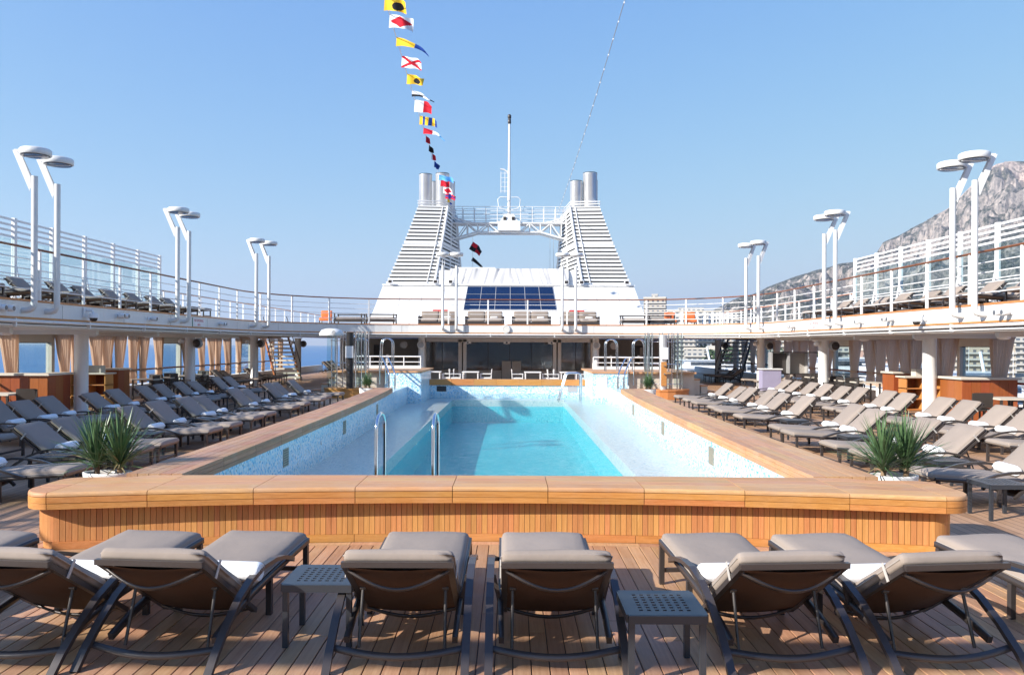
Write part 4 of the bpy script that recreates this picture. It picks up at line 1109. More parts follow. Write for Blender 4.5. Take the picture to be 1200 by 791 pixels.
# stairs at both sides
for side, sn in ((-1,'left'),(1,'right')):
    st = empty('staircase', (side*11.4, 43.2, 0), 0, f'open tread stairs climbing to the upper deck at the far {sn}', 'stairs')
    n = 12; dark = side > 0
    for k in range(n):
        z = 2.7*(k+1)/n; x = side*(-.2 + 2.2*k/n) if False else side*.9-side*0 ; yy = .26*k
        xo = side*(.0+ .14*k) 
        MB().bbox(xo-.0 if side>0 else xo-1.35, xo+1.35 if side>0 else xo, yy, yy+.27, z-.09, z).build('tread', M['cream'] if not dark else M['grey'], st)
    for w_ in (0,1.38):
        xo = side*w_
        MB().hexa([(xo-.03,-.05,0),(xo+.03,-.05,0),(xo+.03,.2,0),(xo-.03,.2,0),(xo+side*.14*n-.03,.26*n,2.62),(xo+side*.14*n+.03,.26*n,2.62),(xo+side*.14*n+.03,.26*n+.25,2.62),(xo+side*.14*n-.03,.26*n+.25,2.62)]).build('stringer', M['capwood'] if not dark else M['dark'], st)
        MB().tube([(xo,-.05,.0),(xo,-.05,.95),(xo+side*.14*n,.26*n,3.6)], .025, 8).build('handrail', M['dark'], st)

# ---------------------------------------------------------------- fixtures on the fascia
def floodlights(x, y, z, rz, lab, n=2):
    e = empty('floodlight', (x, y, z), rz, lab, 'floodlight', 'floodlights on the fascia')
    MB().box(-.16,.16,-.03,0,-.05,.05).build('bracket', M['white2'], e)
    for k in range(n):
        dx = (k-(n-1)/2)*.26
        MB().tube([(dx,0,0),(dx,-.1,0)], .02, 6).build('stalk', M['white2'], e)
        hd = MB().lathe((dx,-.12,-.0), [(.035,.08),(.07,.0),(.075,-.10),(.06,-.11)], 14, axis='y').build('lamp', M['white2'], e)
        MB().lathe((dx,-.232,0), [(.055,.0),(.05,-.004)], 12, axis='y').build('lens', M['lens'], hd)
def dome(x, y, z, rz, lab):
    e = empty('dome_camera', (x, y, z), rz, lab, 'camera', 'dome cameras on the fascia')
    MB().box(-.1,.1,-.04,0,-.08,.16).build('plate', M['white2'], e)
    MB().tube([(0,-.02,.1),(0,-.2,.1),(0,-.24,.02)], .03, 8).build('arm', M['white2'], e)
    MB().lathe((0,-.24,-.1), [(.1,.12),(.13,.05),(.13,0)], 16).build('housing', M['white2'], e)
    MB().lathe((0,-.24,-.1), [(.10,0),(.085,-.06),(.04,-.09)], 16).build('dome', M['dark'], e)
for side, sn in ((-1,'left'),(1,'right')):
    rz = -side*-pi/2 if False else (pi/2 if side < 0 else -pi/2)
    X = side*10.985
    dome(X, 20.5, 2.76, rz, f'white dome camera on the {sn} fascia after the nearest lamp pair')
    floodlights(X, 22.3, 2.78, rz, f'twin floodlight on the {sn} fascia, right after the dome camera')
    floodlights(X, 24.2, 2.76, rz, f'single grey spotlight on the {sn} fascia before the middle lamps', 1)
    floodlights(X, 30.0, 2.76, rz, f'twin floodlight on the {sn} fascia beyond the sign')
    floodlights(X, 17.1, 2.76, rz, f'floodlight pair on the {sn} fascia before the nearest lamps')
    sg = empty('warning_sign', (X, 28.0, 2.76), rz, f'white warning sign with red lettering on the {sn} fascia', 'sign')
    MB().box(-.55,.55,-.012,0,-.15,.15).build('board', M['signw'], sg)
    MB().box(-.56,-.53,-.014,-.001,-.16,.16).build('edge', M['green'] if side<0 else M['redtxt'], sg)
    for t, z, s_ in (('NO SMOKING', .02, .13), ('AREA', -.12, .11)):
        cu = bpy.data.curves.new('lettering', 'FONT'); cu.body = t; cu.size = s_; cu.align_x = 'CENTER'; cu.extrude = .001
        tmp = bpy.data.objects.new('tmp', cu); me_t = bpy.data.meshes.new_from_object(tmp); bpy.data.objects.remove(tmp); me_t.materials.clear(); me_t.materials.append(M['redtxt'])
        o = bpy.data.objects.new('lettering', me_t); link(o, sg); o.location = (0,-.014,z); o.rotation_euler = (pi/2,0,0)
b = MB().lathe((0,0,0), [(.2,0),(.21,-.04),(.17,-.09),(.165,-.07)], 20, axis='y')
o = empty('round_speaker', (-.08, 37.985, 2.77), 0, 'round white speaker in the middle of the far fascia', 'speaker'); b.build('housing', M['white2'], o)
MB().lathe((0,-.07,0), [(.16,0),(.15,-.01)], 18, axis='y').build('mesh_cover', M['ceil'], o)
for i, x in enumerate((-2.0, -.05, 2.2)):
    floodlights(x, 39.5, 2.12, 0, f'ceiling spotlight over the white tables, {["left","middle","right"][i]} one', 1)
# stuff above: spot lamps under the soffit
for side, sn in ((-1,'left'),(1,'right')):
    for i, y in enumerate((19.5,23.5,27.2,31.5,34.5,38.5)):
        e = empty('ceiling_light', (side*12.4, y, 2.24), 0, f'round flush lamp under the {sn} gallery ceiling, {ordn[i]} from the camera', 'ceiling light', 'gallery ceiling lights')
        MB().lathe((0,0,0), [(.05,.12),(.16,.03),(.15,-.02),(.08,-.05)], 16).build('shade', M['white2'], e)

# ---------------------------------------------------------------- deckhouse, funnels, mast
dh = empty('deckhouse', (0, 45, 3), 0, 'white sloped deckhouse between the funnels with a tall blue window', 'deckhouse')
def tr(y, z): return (y-45, z-3)
w_ = MB()
def slab(mb, xb, xt, yb, yt, zb, zt, back):
    mb.hexa([(-xb,yb-45,zb-3),(xb,yb-45,zb-3),(xb,back-45,zb-3),(-xb,back-45,zb-3),(-xt,yt-45,zt-3),(xt,yt-45,zt-3),(xt,back-45,zt-3),(-xt,back-45,zt-3)])
slab(w_, 8.0, 7.5, 44.3, 47.0, 2.9, 5.55, 58); dhw = w_.build('wall', M['white'], dh)
MB().box(-7.55,7.55,46.9-45,58-45,2.55,2.62).build('coaming', M['white2'], dh)
# window grid on the sloping front
def onface(x, z, off=0):   # point on sloped face
    t = (z-2.9)/(5.55-2.9); y = 44.3+2.7*t; return Vector((x, y-45-off, z-3+off*.4))
wf = MB(); wf.hexa([onface(-2.62,4.0,-.1),onface(2.82,4.0,-.1),onface(2.82,4.0,.03),onface(-2.62,4.0,.03),onface(-2.45,5.5,-.1),onface(2.65,5.5,-.1),onface(2.65,5.5,.03),onface(-2.45,5.5,.03)])
wfr = wf.build('window_frame', M['grey'], dh, fix=True)
for i in range(6):
    for j in range(3):
        q = []
        for off in (.0, .045):
            for (u, v) in ((i/6+.004,j/3+.009),((i+1)/6-.004,j/3+.009),((i+1)/6-.004,(j+1)/3-.009),(i/6+.004,(j+1)/3-.009)):
                z = 4.02+1.46*v; wl_ = -2.60+.16*v; wr2 = 2.80-.16*v; q.append(onface(wl_+(wr2-wl_)*u, z, off))
        MB().hexa(q).build('pane', M['glassblue'], wfr, fix=True)
for x in (-6.4,-5.1,-3.8,3.9,5.2,6.5):
    MB().hexa([onface(x-.012,3.0,0),onface(x+.012,3.0,0),onface(x+.012,3.0,.006),onface(x-.012,3.0,.006),onface(x-.012,5.5,0),onface(x+.012,5.5,0),onface(x+.012,5.5,.006),onface(x-.012,5.5,.006)]).build('plate_seam', M['grey'], dh, fix=True)
for a, c in ((-7.7,-2.75),(2.95,7.7)):
    MB().hexa([onface(a,4.72,0),onface(c,4.72,0),onface(c,4.72,.006),onface(a,4.72,.006),onface(a,4.745,0),onface(c,4.745,0),onface(c,4.745,.006),onface(a,4.745,.006)]).build('plate_seam', M['grey'], dh, fix=True)
# canvas above
cv = MB(); nx_ = 90; vs = []
for j in range(7):
    for i in range(nx_+1):
        u = i/nx_; t = j/6; x = -3.5+7.1*u; a = .09*noise.noise(Vector((u*42+t*2*(1 if u > .5 else -1), t*.35, 0)))*(.6+1.0*abs(sin(u*9))); vs.append((x, 47.0-45+.25*t-a, 2.56+1.05*t))
cv.add(vs, [(j*(nx_+1)+i, j*(nx_+1)+i+1, (j+1)*(nx_+1)+i+1, (j+1)*(nx_+1)+i) for j in range(6) for i in range(nx_)], True)
cv.build('canvas_screen', M['cloth'], dh)
MB().box(-4.2,4.0,2.3,3.4,2.63,3.5).build('screen_backing', M['white2'], dh)
MB().box(-3.2,-.8,2.3,2.5,3.55,3.68).build('rail_cap', M['white2'], dh)
for x in (-7.05,-4.35,-3.45,3.45,4.35,7.05): 
    l_ = MB().box(x-.14,x+.14,1.72,1.9,2.66,2.86).build('deck_light', M['white2'], dh); MB().box(x-.1,x+.1,1.71,1.72,2.68,2.84).build('lens', M['dark'], l_)
def funnel(side, sn):
    f = empty('funnel', (side*6.0, 52, 5.55), 0, f'white louvred funnel casing with steel exhaust pipes, the {sn} one', 'funnel', 'twin funnels')
    # plan corners bottom / top (outer front, inner front, inner back, outer back), x measured outboard positive
    zb, zt = 0.0, 5.35
    Bc = [(1.75,-3.2),(-1.35,-3.2),(-2.75,3.2),(1.7,3.2)]; Tc = [(-.15,-1.6),(-2.05,-1.4),(-2.35,2.0),(-.15,2.0)]
    def cor(t): 
        s_ = t+ .03*sin(pi*t)
        return [Vector((side*(b_[0]+(t_[0]-b_[0])*s_), b_[1]+(t_[1]-b_[1])*s_, zb+(zt-zb)*t)) for b_, t_ in zip(Bc, Tc)]
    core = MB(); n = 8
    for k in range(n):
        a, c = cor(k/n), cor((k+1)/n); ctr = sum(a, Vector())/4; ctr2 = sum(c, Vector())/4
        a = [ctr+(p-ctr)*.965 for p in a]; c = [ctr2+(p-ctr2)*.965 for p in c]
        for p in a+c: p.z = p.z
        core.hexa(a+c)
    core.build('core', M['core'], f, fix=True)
    n = 22
    for k in range(n):
        t = (k+.45)/n; c4 = cor(t); dz = Vector((0,0,.062)); s_ = MB()
        wide = k == 12
        for i in range(4):
            p, q = c4[i], c4[(i+1)%4]; d = (q-p).normalized(); nn = Vector((d.y,-d.x,0))*side*-1
            if side < 0: nn = -nn if False else nn
            ctr = sum(c4, Vector())/4; nn = Vector((d.y,-d.x,0)); nn = nn if nn.dot((p+q)/2-ctr) > 0 else -nn
            h = .125 if not wide else .2
            s_.hexa([p-nn*.05-dz*0, q-nn*.05, q+nn*.02-Vector((0,0,h)), p+nn*.02-Vector((0,0,h)), p-nn*.05+Vector((0,0,.02)), q-nn*.05+Vector((0,0,.02)), q+nn*.02+Vector((0,0,.02)), p+nn*.02+Vector((0,0,.02))])
        s_.build('louvre', M['white'], f, fix=True)
    # corner ribs
    for i in (1,2,3):
        pts = [cor(k/10)[i]*1.0 for k in range(11)]; ctrs = [sum(cor(k/10), Vector())/4 for k in range(11)]
        pts = [p+(p-c).normalized()*.03 for p, c in zip(pts, ctrs)]
        MB().tube(pts, .085, 8).build('rib', M['white'], f)
    for fr in (.84,):
        pts = [cor(k/10)[0]*(1-fr)+cor(k/10)[1]*fr+Vector((0,-.05,0)) for k in range(11)]; MB().tube(pts, .03, 6).build('rib', M['white'], f)
    pts = [cor(k/10)[1]*.5+cor(k/10)[2]*.5 for k in range(11)]; MB().tube(pts, .06, 6).build('rib', M['white'], f)
    top = cor(1.0); tm = MB(); tm.hexa([p+Vector((0,0,-.05)) for p in top]+[p+Vector((0,0,.04)) for p in top]); tm.build('top_plate', M['white'], f, fix=True)
    # rim rail
    for dz in (.18,.34):
        pts = [p+Vector((0,0,dz)) for p in top]; MB().tube(pts+[pts[0]], .03, 6).build('top_rail', M['white2'], f)
    # exhaust pipes
    if side < 0: pp = [(-.55,-.8,2.15,.42),(-1.65,-.8,2.2,.44),(-.95,.9,2.0,.36),(-1.95,.9,2.0,.4)]
    else: pp = [(-1.62,-.8,1.75,.40),(-.72,-.8,2.28,.46),(-.4,.9,2.15,.36),(-1.4,.9,1.9,.36)]
    for i, (x, y, h, r) in enumerate(pp):
        pb = MB().lathe((side*x, y, zt), [(r*.96,-.3),(r*.96,.0),(r,.02),(r,h-.08),(r*1.03,h-.06),(r*1.03,h)], 24).build('exhaust_pipe', M['steel'], f)
        MB().lathe((side*x, y, zt+h), [(r*1.02,.0),(r*1.0,.05),(r*.9,.05)], 24).build('pipe_rim', M['black'], pb)
    # plinth
    pl_ = MB(); B2 = [Vector((side*(b_[0]*1.0+ (.12 if b_[0]>0 else -.1)), b_[1]*1.05, 0)) for b_ in Bc]
    return f
funnel(-1, 'left'); funnel(1, 'right')
# truss bridge with mast
tb_ = empty('truss_bridge', (0, 53, 9.6), 0, 'white steel truss catwalk spanning between the two funnels', 'truss bridge')
def tbar(a, c, r=.06): return MB().tube([a, c], r, 6)
for yy in (-.5,.5):
    tbar((-3.9,yy,.55),(3.9,yy,.55),.07).build('top_chord', M['white'], tb_); tbar((-2.1,yy,-.05),(2.1,yy,-.05),.07).build('bottom_chord', M['white'], tb_)
    for s_ in (-1,1):
        tbar((s_*2.1,yy,-.05),(s_*3.9,yy,-.55),.07).build('end_chord', M['white'], tb_); tbar((s_*2.4,yy,.55),(s_*3.9,yy,.95),.06).build('end_chord', M['white'], tb_)
        for x0, x1 in ((0,.7),(1.4,.7),(1.4,2.1),(2.8,2.1),(2.8,3.5)):
            tbar((s_*x0,yy,.55),(s_*x1,yy,-.05 if x1 <= 2.1 else -.45),.04).build('diagonal', M['white'], tb_)
        for x0 in (.7,1.4,2.1,2.8,3.5): tbar((s_*x0,yy,.55),(s_*x0,yy,-.05 if x0<=2.1 else -.3),.04).build('vertical', M['white'], tb_)
    for z in (.85,1.1,1.35,1.65): tbar((-3.9,yy,z),(3.9,yy,z),.022).build('guard_rail', M['white'], tb_)
    for k in range(11): tbar((-3.9+.78*k,yy,.6),(-3.9+.78*k,yy,1.65),.025).build('guard_post', M['white'], tb_)
MB().box(-3.9,3.9,-.45,.45,.58,.62).build('walkway', M['white2'], tb_)
ms = empty('mast', (.0, 52.6, 10.1), 0, 'tall white mast with a dark lantern on top rising from the catwalk', 'mast')
MB().box(-.75,.75,-.55,.55,-.5,.12).build('base_box', M['white'], ms)
b = MB(); b.hexa([(-.6,-.45,.12),(.6,-.45,.12),(.6,.45,.12),(-.6,.45,.12),(-.3,-.3,.62),(.3,-.3,.62),(.3,.3,.62),(-.3,.3,.62)]); b.build('housing', M['white'], ms)
for s_ in (-1,1): MB().box(s_*.28-.1,s_*.28+.1,-.46,-.38,.2,.42).build('port', M['dark'], ms)
MB().tube([(0,0,.6),(0,0,3.6),(0,0,3.9),(0,0,6.7)], .11, 12, r1=.07).build('pole', M['white'], ms)
for s_ in (-1,1):
    MB().tube([(s_*.15,-.3,.9),(s_*.55,-.3,1.0),(s_*.7,-.3,1.1),(s_*.75,-.3,1.6),(s_*.6,-.3,1.75),(s_*.15,-.3,1.75)], .03, 6).build('basket_rail', M['white'], ms)
MB().tube([(0,0,3.4),(-.35,0,3.65),(-.6,0,3.68)], .05, 8).build('side_arm', M['white'], ms)
for x in (-.28,-.55): MB().tube([(x,0,2.1),(x,0,3.5)], .022, 6).build('ladder_rail', M['white'], ms)
for k in range(5): MB().tube([(-.55,0,2.2+.3*k),(-.1,0,2.2+.3*k)], .018, 6).build('rung', M['white'], ms)
MB().lathe((0,0,6.7), [(.08,0),(.11,.05),(.11,.3),(.07,.33),(.12,.38),(.12,.58),(.06,.64)], 12).build('lantern', M['dark'], ms)
# small dark poles behind
for i, x in enumerate((-2.6, 2.9)):
    e = empty('signal_post', (x, 56, 5.5), 0, f'short dark signal post behind the deckhouse, {"left" if i==0 else "right"} of the mast', 'post')
    MB().tube([(0,0,0),(0,0,1.7)], .1, 8).build('pole', M['dark'], e); MB().lathe((0,0,1.7), [(.12,0),(.28,.08),(.28,.2),(.1,.25)], 10).build('head', M['dark'], e)
# sofas on the far upper deck
def sofa(x, lab):
    e = empty('sofa', (x, 42.3, 2.99), 0, lab, 'sofa', 'beige sofas before the deckhouse')
    MB().box(-1.05,1.05,-.4,.4,.10,.25).build('frame', M['bronze'], e)
    for s_ in (-1,1): MB().box(s_*1.0-.05,s_*1.0+.05,-.42,.42,.25,.55).build('arm', M['bronze'], e)
    for s_ in (-1,1):
        MB().rbox(.75,.93,.18,.05,(s_*.475,-.02,.35),.02,cuts=4).build('seat_cushion', M['cush'], e)
        MB().rbox(.2,.95,.45,.07,(s_*.475,.32,.62),0,cuts=4).build('back_cushion', M['cush'], e)
        MB().box(s_*.7-.03,s_*.7+.03,-.36,-.3,0,.1).build('foot', M['dark'], e)
    o = MB().rbox(.22,.4,.12,.05,(.5,-.18,.49),0,cuts=3).build('cushion_pad', M['cushw'], e)
for i, x in enumerate((-3.75,-1.25,1.25,3.85)): sofa(x, f'beige two seat sofa before the deckhouse window, {["leftmost","second from left","second from right","rightmost"][i]}')
for s_, x in (('left',-3.75),('right',3.8)):
    e = empty('red_case', (x, 43.6, 3.0), 0, f'red lifebuoy case on the deckhouse foot, behind the {s_} sofa', 'case')
    MB().bbox(-.42,.42,-.15,.15,.62,.95,.03).build('box', M['red'], e)
    for q in (-.35,.35): MB().box(q-.03,q+.03,-.05,.05,0,.62).build('leg', M['white2'], e)
for i, (x, y, k) in enumerate(((-6.6,41,'dark'),(-8.3,41.2,'dark'),(-10.0,43,'orange'),(6.7,41.5,'dark'),(8.0,41.5,'dark'),(9.0,43.5,'orange'),(10.0,43,'orange'))):
    if k == 'dark':
        e = empty('daybed', (x, y, 2.99), 0, f'dark framed daybed on the far upper deck, {["",""][0]}{"left" if x<0 else "right"} side, {"nearer" if abs(x) in (6.6,6.7) else "farther from"} the deckhouse'.replace('nearer the','nearer the'), 'daybed')
        MB().box(-.75,.75,-.5,.5,.2,.3).build('frame', M['dark'], e); MB().rbox(.9,1.4,.14,.05,(0,0,.37),.01,cuts=3).build('mattress', M['cush'], e)
        for a in (-.7,.7):
            for c in (-.45,.45): MB().box(a-.03,a+.03,c-.03,c+.03,0,.62).build('post', M['dark'], e)
        MB().box(-.75,.75,.42,.48,.56,.62).build('top_rail', M['dark'], e)
    else:
        e = empty('orange_chair', (x, y, 2.99), 0, f'orange cushioned chair on the far upper deck at {["",""][0]}{"the left" if x<0 else ("the right, nearer the funnel" if x<9.5 else "the right, outermost")}', 'chair')
        MB().rbox(.55,.6,.16,.05,(0,0,.38),.01,cuts=3).build('seat', M['orange'], e); MB().rbox(.16,.6,.5,.05,(0,.26,.62),0,cuts=3).build('backrest', M['orange'], e)
        for a in (-.26,.26):
            for c in (-.24,.24): MB().box(a-.025,a+.025,c-.025,c+.025,0,.3).build('leg', M['dark'], e)
e = empty('white_gate', (11.2, 46, 2.99), 0, 'white slatted gate panels at the far right of the upper deck', 'gate')
for k in range(9): MB().box(-2+.45*k,-1.88+.45*k,-.03,.03,0,1.0).build('slat', M['white2'], e)
for z in (.2,.8): MB().box(-2.05,1.8,-.05,-.03,z,z+.08).build('rail', M['white2'], e)

# ---------------------------------------------------------------- flag line and light string
def ztop(D): return 12.5 - 1.15*(D-24)/28 - .35*sin(pi*(D-24)/28 if 24 < D < 52 else 0)
def lx(D): return -3.72 - .22*(D-24)/28
fl = empty('flag_line', (lx(52), 52, ztop(52)), 0, 'long halyard of signal flags running up from the left funnel', 'flag line')
ro = MB(); pts = [(lx(D)-lx(52), D-52, ztop(D)-ztop(52)) for D in [6,10,14,18,21]+list(range(24,53,2))]; ro.tube(pts, .014, 5); ro.build('rope', M['white2'], fl)
def Dof(y):
    lo, hi = 10, 52
    for _ in range(40):
        m_ = (lo+hi)/2
        if 403.9-(ztop(m_)-2)*920/m_ < y: lo = m_
        else: hi = m_
    return lo
def flagmesh(kind, w_, h, seed, pennant=False):
    nx_, nz = 40, 22; b = MB(); vs = []; r = random.Random(seed)
    ph = r.uniform(0,6); am = r.uniform(.07,.14)
    for j in range(nz+1):
        for i in range(nx_+1):
            u, v = i/nx_, j/nz; hh = h*(1-.82*u) if pennant else h*(1-.06*u)
            z = -h/2 + (v-.5)*hh*(1-.18*u*(1+sin(u*6+ph))) - .26*w_*u*u*(1.4 if pennant else .7) + .045*u*sin(u*9+ph)
            yy = am*u*sin(u*8+ph+v*1.3)
            vs.append((w_*u*(.94), yy, z))
    b.add(vs, [(j*(nx_+1)+i, j*(nx_+1)+i+1, (j+1)*(nx_+1)+i+1, (j+1)*(nx_+1)+i) for j in range(nz) for i in range(nx_)], True)
    def colour(u, v):
        if kind == 'ydot': return 1 if (u-.62)**2+((v-.4)*.7)**2 < .055 else 0
        if kind == 'wdia': return 1 if abs(u-.5)+abs(v-.5) < .48 else 0
        if kind == 'yblue': return 0 if u < .55 else 1
        if kind == 'x': return 1 if abs(u-v) < .13 or abs(u+v-1) < .13 else 0
        if kind == 'wblk': return 1 if v < .4 and u < .5 else (1 if u > .85 else 0)
        if kind == 'wred': return 0 if u < .5 else 1
        if kind == 'stripes': return int(u*5.99) % 2
        if kind == 'rwb': return 0 if u < .4 else (1 if u < .7 else 2)
        if kind == 'cross': return 1 if abs(v-.5) < .12 or abs(u-.4) < .1 else 0
        if kind == 'quad': return (u > .5) ^ (v > .5)
        return 0
    me = b.mesh('cloth', [M[m] for m in {'ydot':['fyel','fblk'],'wdia':['fwht','fred'],'yblue':['fyel','fblue'],'x':['fwht','fred'],'wblk':['fwht','fblk'],'wred':['fwht','fred'],'stripes':['fyel','fblue'],'rwb':['fred','fwht','fsky'],'red':['fred'],'blk':['fblk'],'navy':['fblue'],'sky':['fsky','fwht'],'cross':['fred','fblue'],'quad':['fblk','fred']}[kind]])
    for p in me.polygons:
        i = p.index % nx_; j = p.index // nx_
        p.material_index = int(colour((i+.5)/nx_, (j+.5)/nz))
    return me
flags = [(-3,'ydot',.85,.46,0,'yellow signal flag with a black disc, topmost on the line'),(17,'wdia',.92,.48,0,'white signal flag with a red diamond'),(44,'yblue',1.45,.34,1,'yellow pennant with a thin blue tail'),
         (66,'x',.92,.46,0,'white signal flag with a red diagonal cross'),(87,'ydot',.80,.42,0,'smaller yellow signal flag with a dark disc'),(106,'wblk',1.1,.28,1,'white and black pennant'),(117,'wred',.92,.55,0,'signal flag half white and half red'),
         (136,'stripes',.98,.42,0,'yellow and blue striped signal flag'),(150,'rwb',1.3,.3,1,'red, white and blue pennant'),(159,'red',.3,.35,0,'small red flag seen nearly edge on'),(170,'blk',.32,.34,0,'small black flag below the red one'),
         (179,'wred',.3,.36,0,'small white and red flag just above the exhaust pipes'),(189,'navy',.42,.34,0,'small navy flag at the top of the exhaust pipes'),(205,'sky',1.0,.32,0,'long pale blue flag streaming beside the left exhaust pipe'),(211,'red',.6,.4,0,'short red flag before the left exhaust pipe'),
         (219,'wdia',.7,.42,0,'crumpled white flag before the exhaust pipe'),(226,'cross',.8,.4,0,'red and navy flag near the funnel top'),(232,'yblue',.5,.3,1,'small yellow and blue pennant at the foot of the line')]
for i, (py, kind, w2, h, pn, lab) in enumerate(flags):
    w2 *= .88; h *= .9
    D = Dof(py); me_ = flagmesh(kind, w2, h, i+1, pn)
    o = inst('signal_flag', me_, None, (lx(D)+.01, D, ztop(D)), (0, radians(4), radians((-12 if i < 9 else (58 if w2 < .5 else -8))))); tag(o, lab, 'flag', 'signal flags on the line')
e = empty('light_string', (3.2, 52, 10.7), 0, 'thin wire strung with small bulbs above the right side', 'string lights')
def sp(D): return Vector((3.3-.1*(D-22)/30, D, 11.66-.96*(D-22)/30-.25*sin(pi*min(1,max(0,(D-22)/30)))))
o_ = Vector((3.2,52,10.7))
MB().tube([sp(D)-o_ for D in [6,10,14,18]+list(range(22,53,2))], .012, 5).build('wire', M['grey'], e)
bm_ = MB().lathe((0,0,0), [(.008,.0),(.022,-.02),(.02,-.05),(.004,-.06)], 8).mesh('bulb', M['white2'])
D = 14
while D < 52: inst('bulb', bm_, e, sp(D)-o_); D += 1.15
# two dark flags on a halyard between the funnels
for i, (z, k, w2, lab) in enumerate(((9.3,'quad',.95,'dark flag flying on a halyard under the catwalk, upper one'),(8.2,'blk',1.6,'long dark pennant on the halyard below the other dark flag'))):
    o = inst('dark_flag', flagmesh(k, w2, .6 if i == 0 else .28, 40+i, i == 1), None, (-2.55, 55.5, z), (0, radians(28), 0)); tag(o, lab, 'flag', 'dark flags under the catwalk')
for i, x in enumerate((-2.57, 2.9, 3.15)):
    tag(MB().tube([(x,55.5,5.6),(x,55.5,10.2)], .012, 5).build('halyard', M['grey']), f'thin vertical halyard under the catwalk, {["left one","right one nearer the mast","right one nearer the funnel"][i]}', 'rope')
# ---------------------------------------------------------------- coast on the right: mountain, town, harbour
def rocky():
    m, nt, b = base('mountain_rock', (.3,.27,.24), .95, 0, .1)
    geo = node(nt, 'ShaderNodeNewGeometry'); P = geo.outputs['Position']
    n1 = noisetex(nt, vecmap(nt, P, (.022,.022,.022)), 1, 12, .80)
    n2 = noisetex(nt, vecmap(nt, P, (.13,.13,.055)), 1, 9, .78)
    sx = node(nt, 'ShaderNodeSeparateXYZ'); nt.links.new(geo.outputs['Normal'], sx.inputs[0])
    rock = ramp(nt, n2, [(.38,(.10,.10,.10)),(.47,(.28,.25,.235)),(.60,(.46,.39,.35))])
    veg = ramp(nt, n2, [(.40,(.035,.045,.045)),(.52,(.085,.09,.08)),(.60,(.24,.215,.19))])
    f = mth(nt, 'ADD', mth(nt, 'MULTIPLY', n1, 1.25), mth(nt, 'MULTIPLY', sx.outputs[2], .55))
    k = ramp(nt, f, [(.90,(0,0,0)),(1.0,(1,1,1))])
    f2 = mth(nt, 'SUBTRACT', f, .12)
    k = ramp(nt, f2, [(.78,(0,0,0)),(.90,(1,1,1))])
    dp = node(nt, 'ShaderNodeVectorMath', operation='DISTANCE'); nt.links.new(P, dp.inputs[0]); dp.inputs[1].default_value = (1230, 1990, 440)
    cl = mth(nt, 'ADD', mth(nt, 'DIVIDE', dp.outputs['Value'], 210.0), mth(nt, 'MULTIPLY_ADD', n1, 1.6, -.8))
    clm = ramp(nt, cl, [(.75,(1,1,1)),(.95,(0,0,0))])
    cliff = ramp(nt, n2, [(.36,(.16,.14,.14)),(.46,(.44,.35,.31)),(.62,(.58,.48,.42))])
    nt.links.new(mixc(nt, clm, mixc(nt, k, rock, veg), cliff), b.inputs['Base Color'])
    bump(nt, b, n2, .8, 6)
    return m
M['rock'] = rocky()
prof = [(560,399),(700,392),(780,378),(830,366),(860,350),(880,345),(900,336),(939,321),(960,315),(985,308.6),(1000,307),(1027,296.5),(1033,284),(1060,270),(1094,251),(1112,240),(1130,222),(1143,208.5),(1155,196),(1167,189),(1182,186),(1200,187),(1260,176),(1350,182),(1500,210),(1700,230),(2100,270),(2600,300)]
def elev(px):
    for (a, ya), (b_, yb) in zip(prof, prof[1:]):
        if a <= px <= b_: return ya+(yb-ya)*(px-a)/(b_-a)
    return 399
NT, ND = 460, 170; vs = []
for j in range(ND+1):
    for i in range(NT+1):
        px = 560 + (2500-560)*(i/NT)**1.25; t = (px-598.5)/920; v = j/ND; D = 620+ 2300*v
        hr = (406-elev(px))*2100/920+2
        s_ = (D-620)/(2100-620)
        if s_ < 1: sh = .06+ .94*(s_**1.5) if hr > 60 else s_**.7
        else: sh = max(-.2, 1-(s_-1)*.9)
        X = t*D
        n_ = noise.fractal(Vector((X*.0036, D*.0036, 1.3)), .75, 2.2, 8)
        rg = 1-abs(noise.fractal(Vector((X*.006, D*.006, 7.7)), .9, 2.0, 5))
        amp = min(1, hr/200)*min(1, s_*1.6)
        fade = .25 if abs(s_-1) < .08 else 1
        h = -18 + (hr+18)*sh + (n_*75 + (rg-.75)*110)*amp*fade*(1 if s_ < 1 else .2)
        # cliff band below the summit on the right
        cl = exp(-((px-1172)/42)**2); 
        if s_ < 1:
            lim = hr*(1-.55*cl*(1 if .62 < s_ else 0)*max(0,(1-s_)/.38)*1.0)
            if s_ > .80: h = h + cl*(hr*.94-h)*.75*min(1,(s_-.80)/.04)
            h = min(h, 2+ (406-elev(px))*D/920*(.99+.03*noise.noise(Vector((px*.07, 2, 3)))+.015*noise.noise(Vector((px*.25, 5, 3)))) - 3)
        vs.append((X, D, h))
mt = MB(); mt.add(vs, [(j*(NT+1)+i, j*(NT+1)+i+1, (j+1)*(NT+1)+i+1, (j+1)*(NT+1)+i) for j in range(ND) for i in range(NT)], False)
mt.build('mountain', M['rock'], kind='structure')
lnd = MB(); lnd.add([(60,430,-17),(140,320,-17),(260,250,-17),(700,120,-17),(3000,-300,-17),(3000,700,-6),(900,700,6),(60,700,-6)], [(0,1,2,7),(2,3,6,7),(3,4,5,6)])
lnd.build('harbour_ground', plain('quay_ground', (.25,.24,.20), .9, scale=.05, amt=.4), kind='structure')
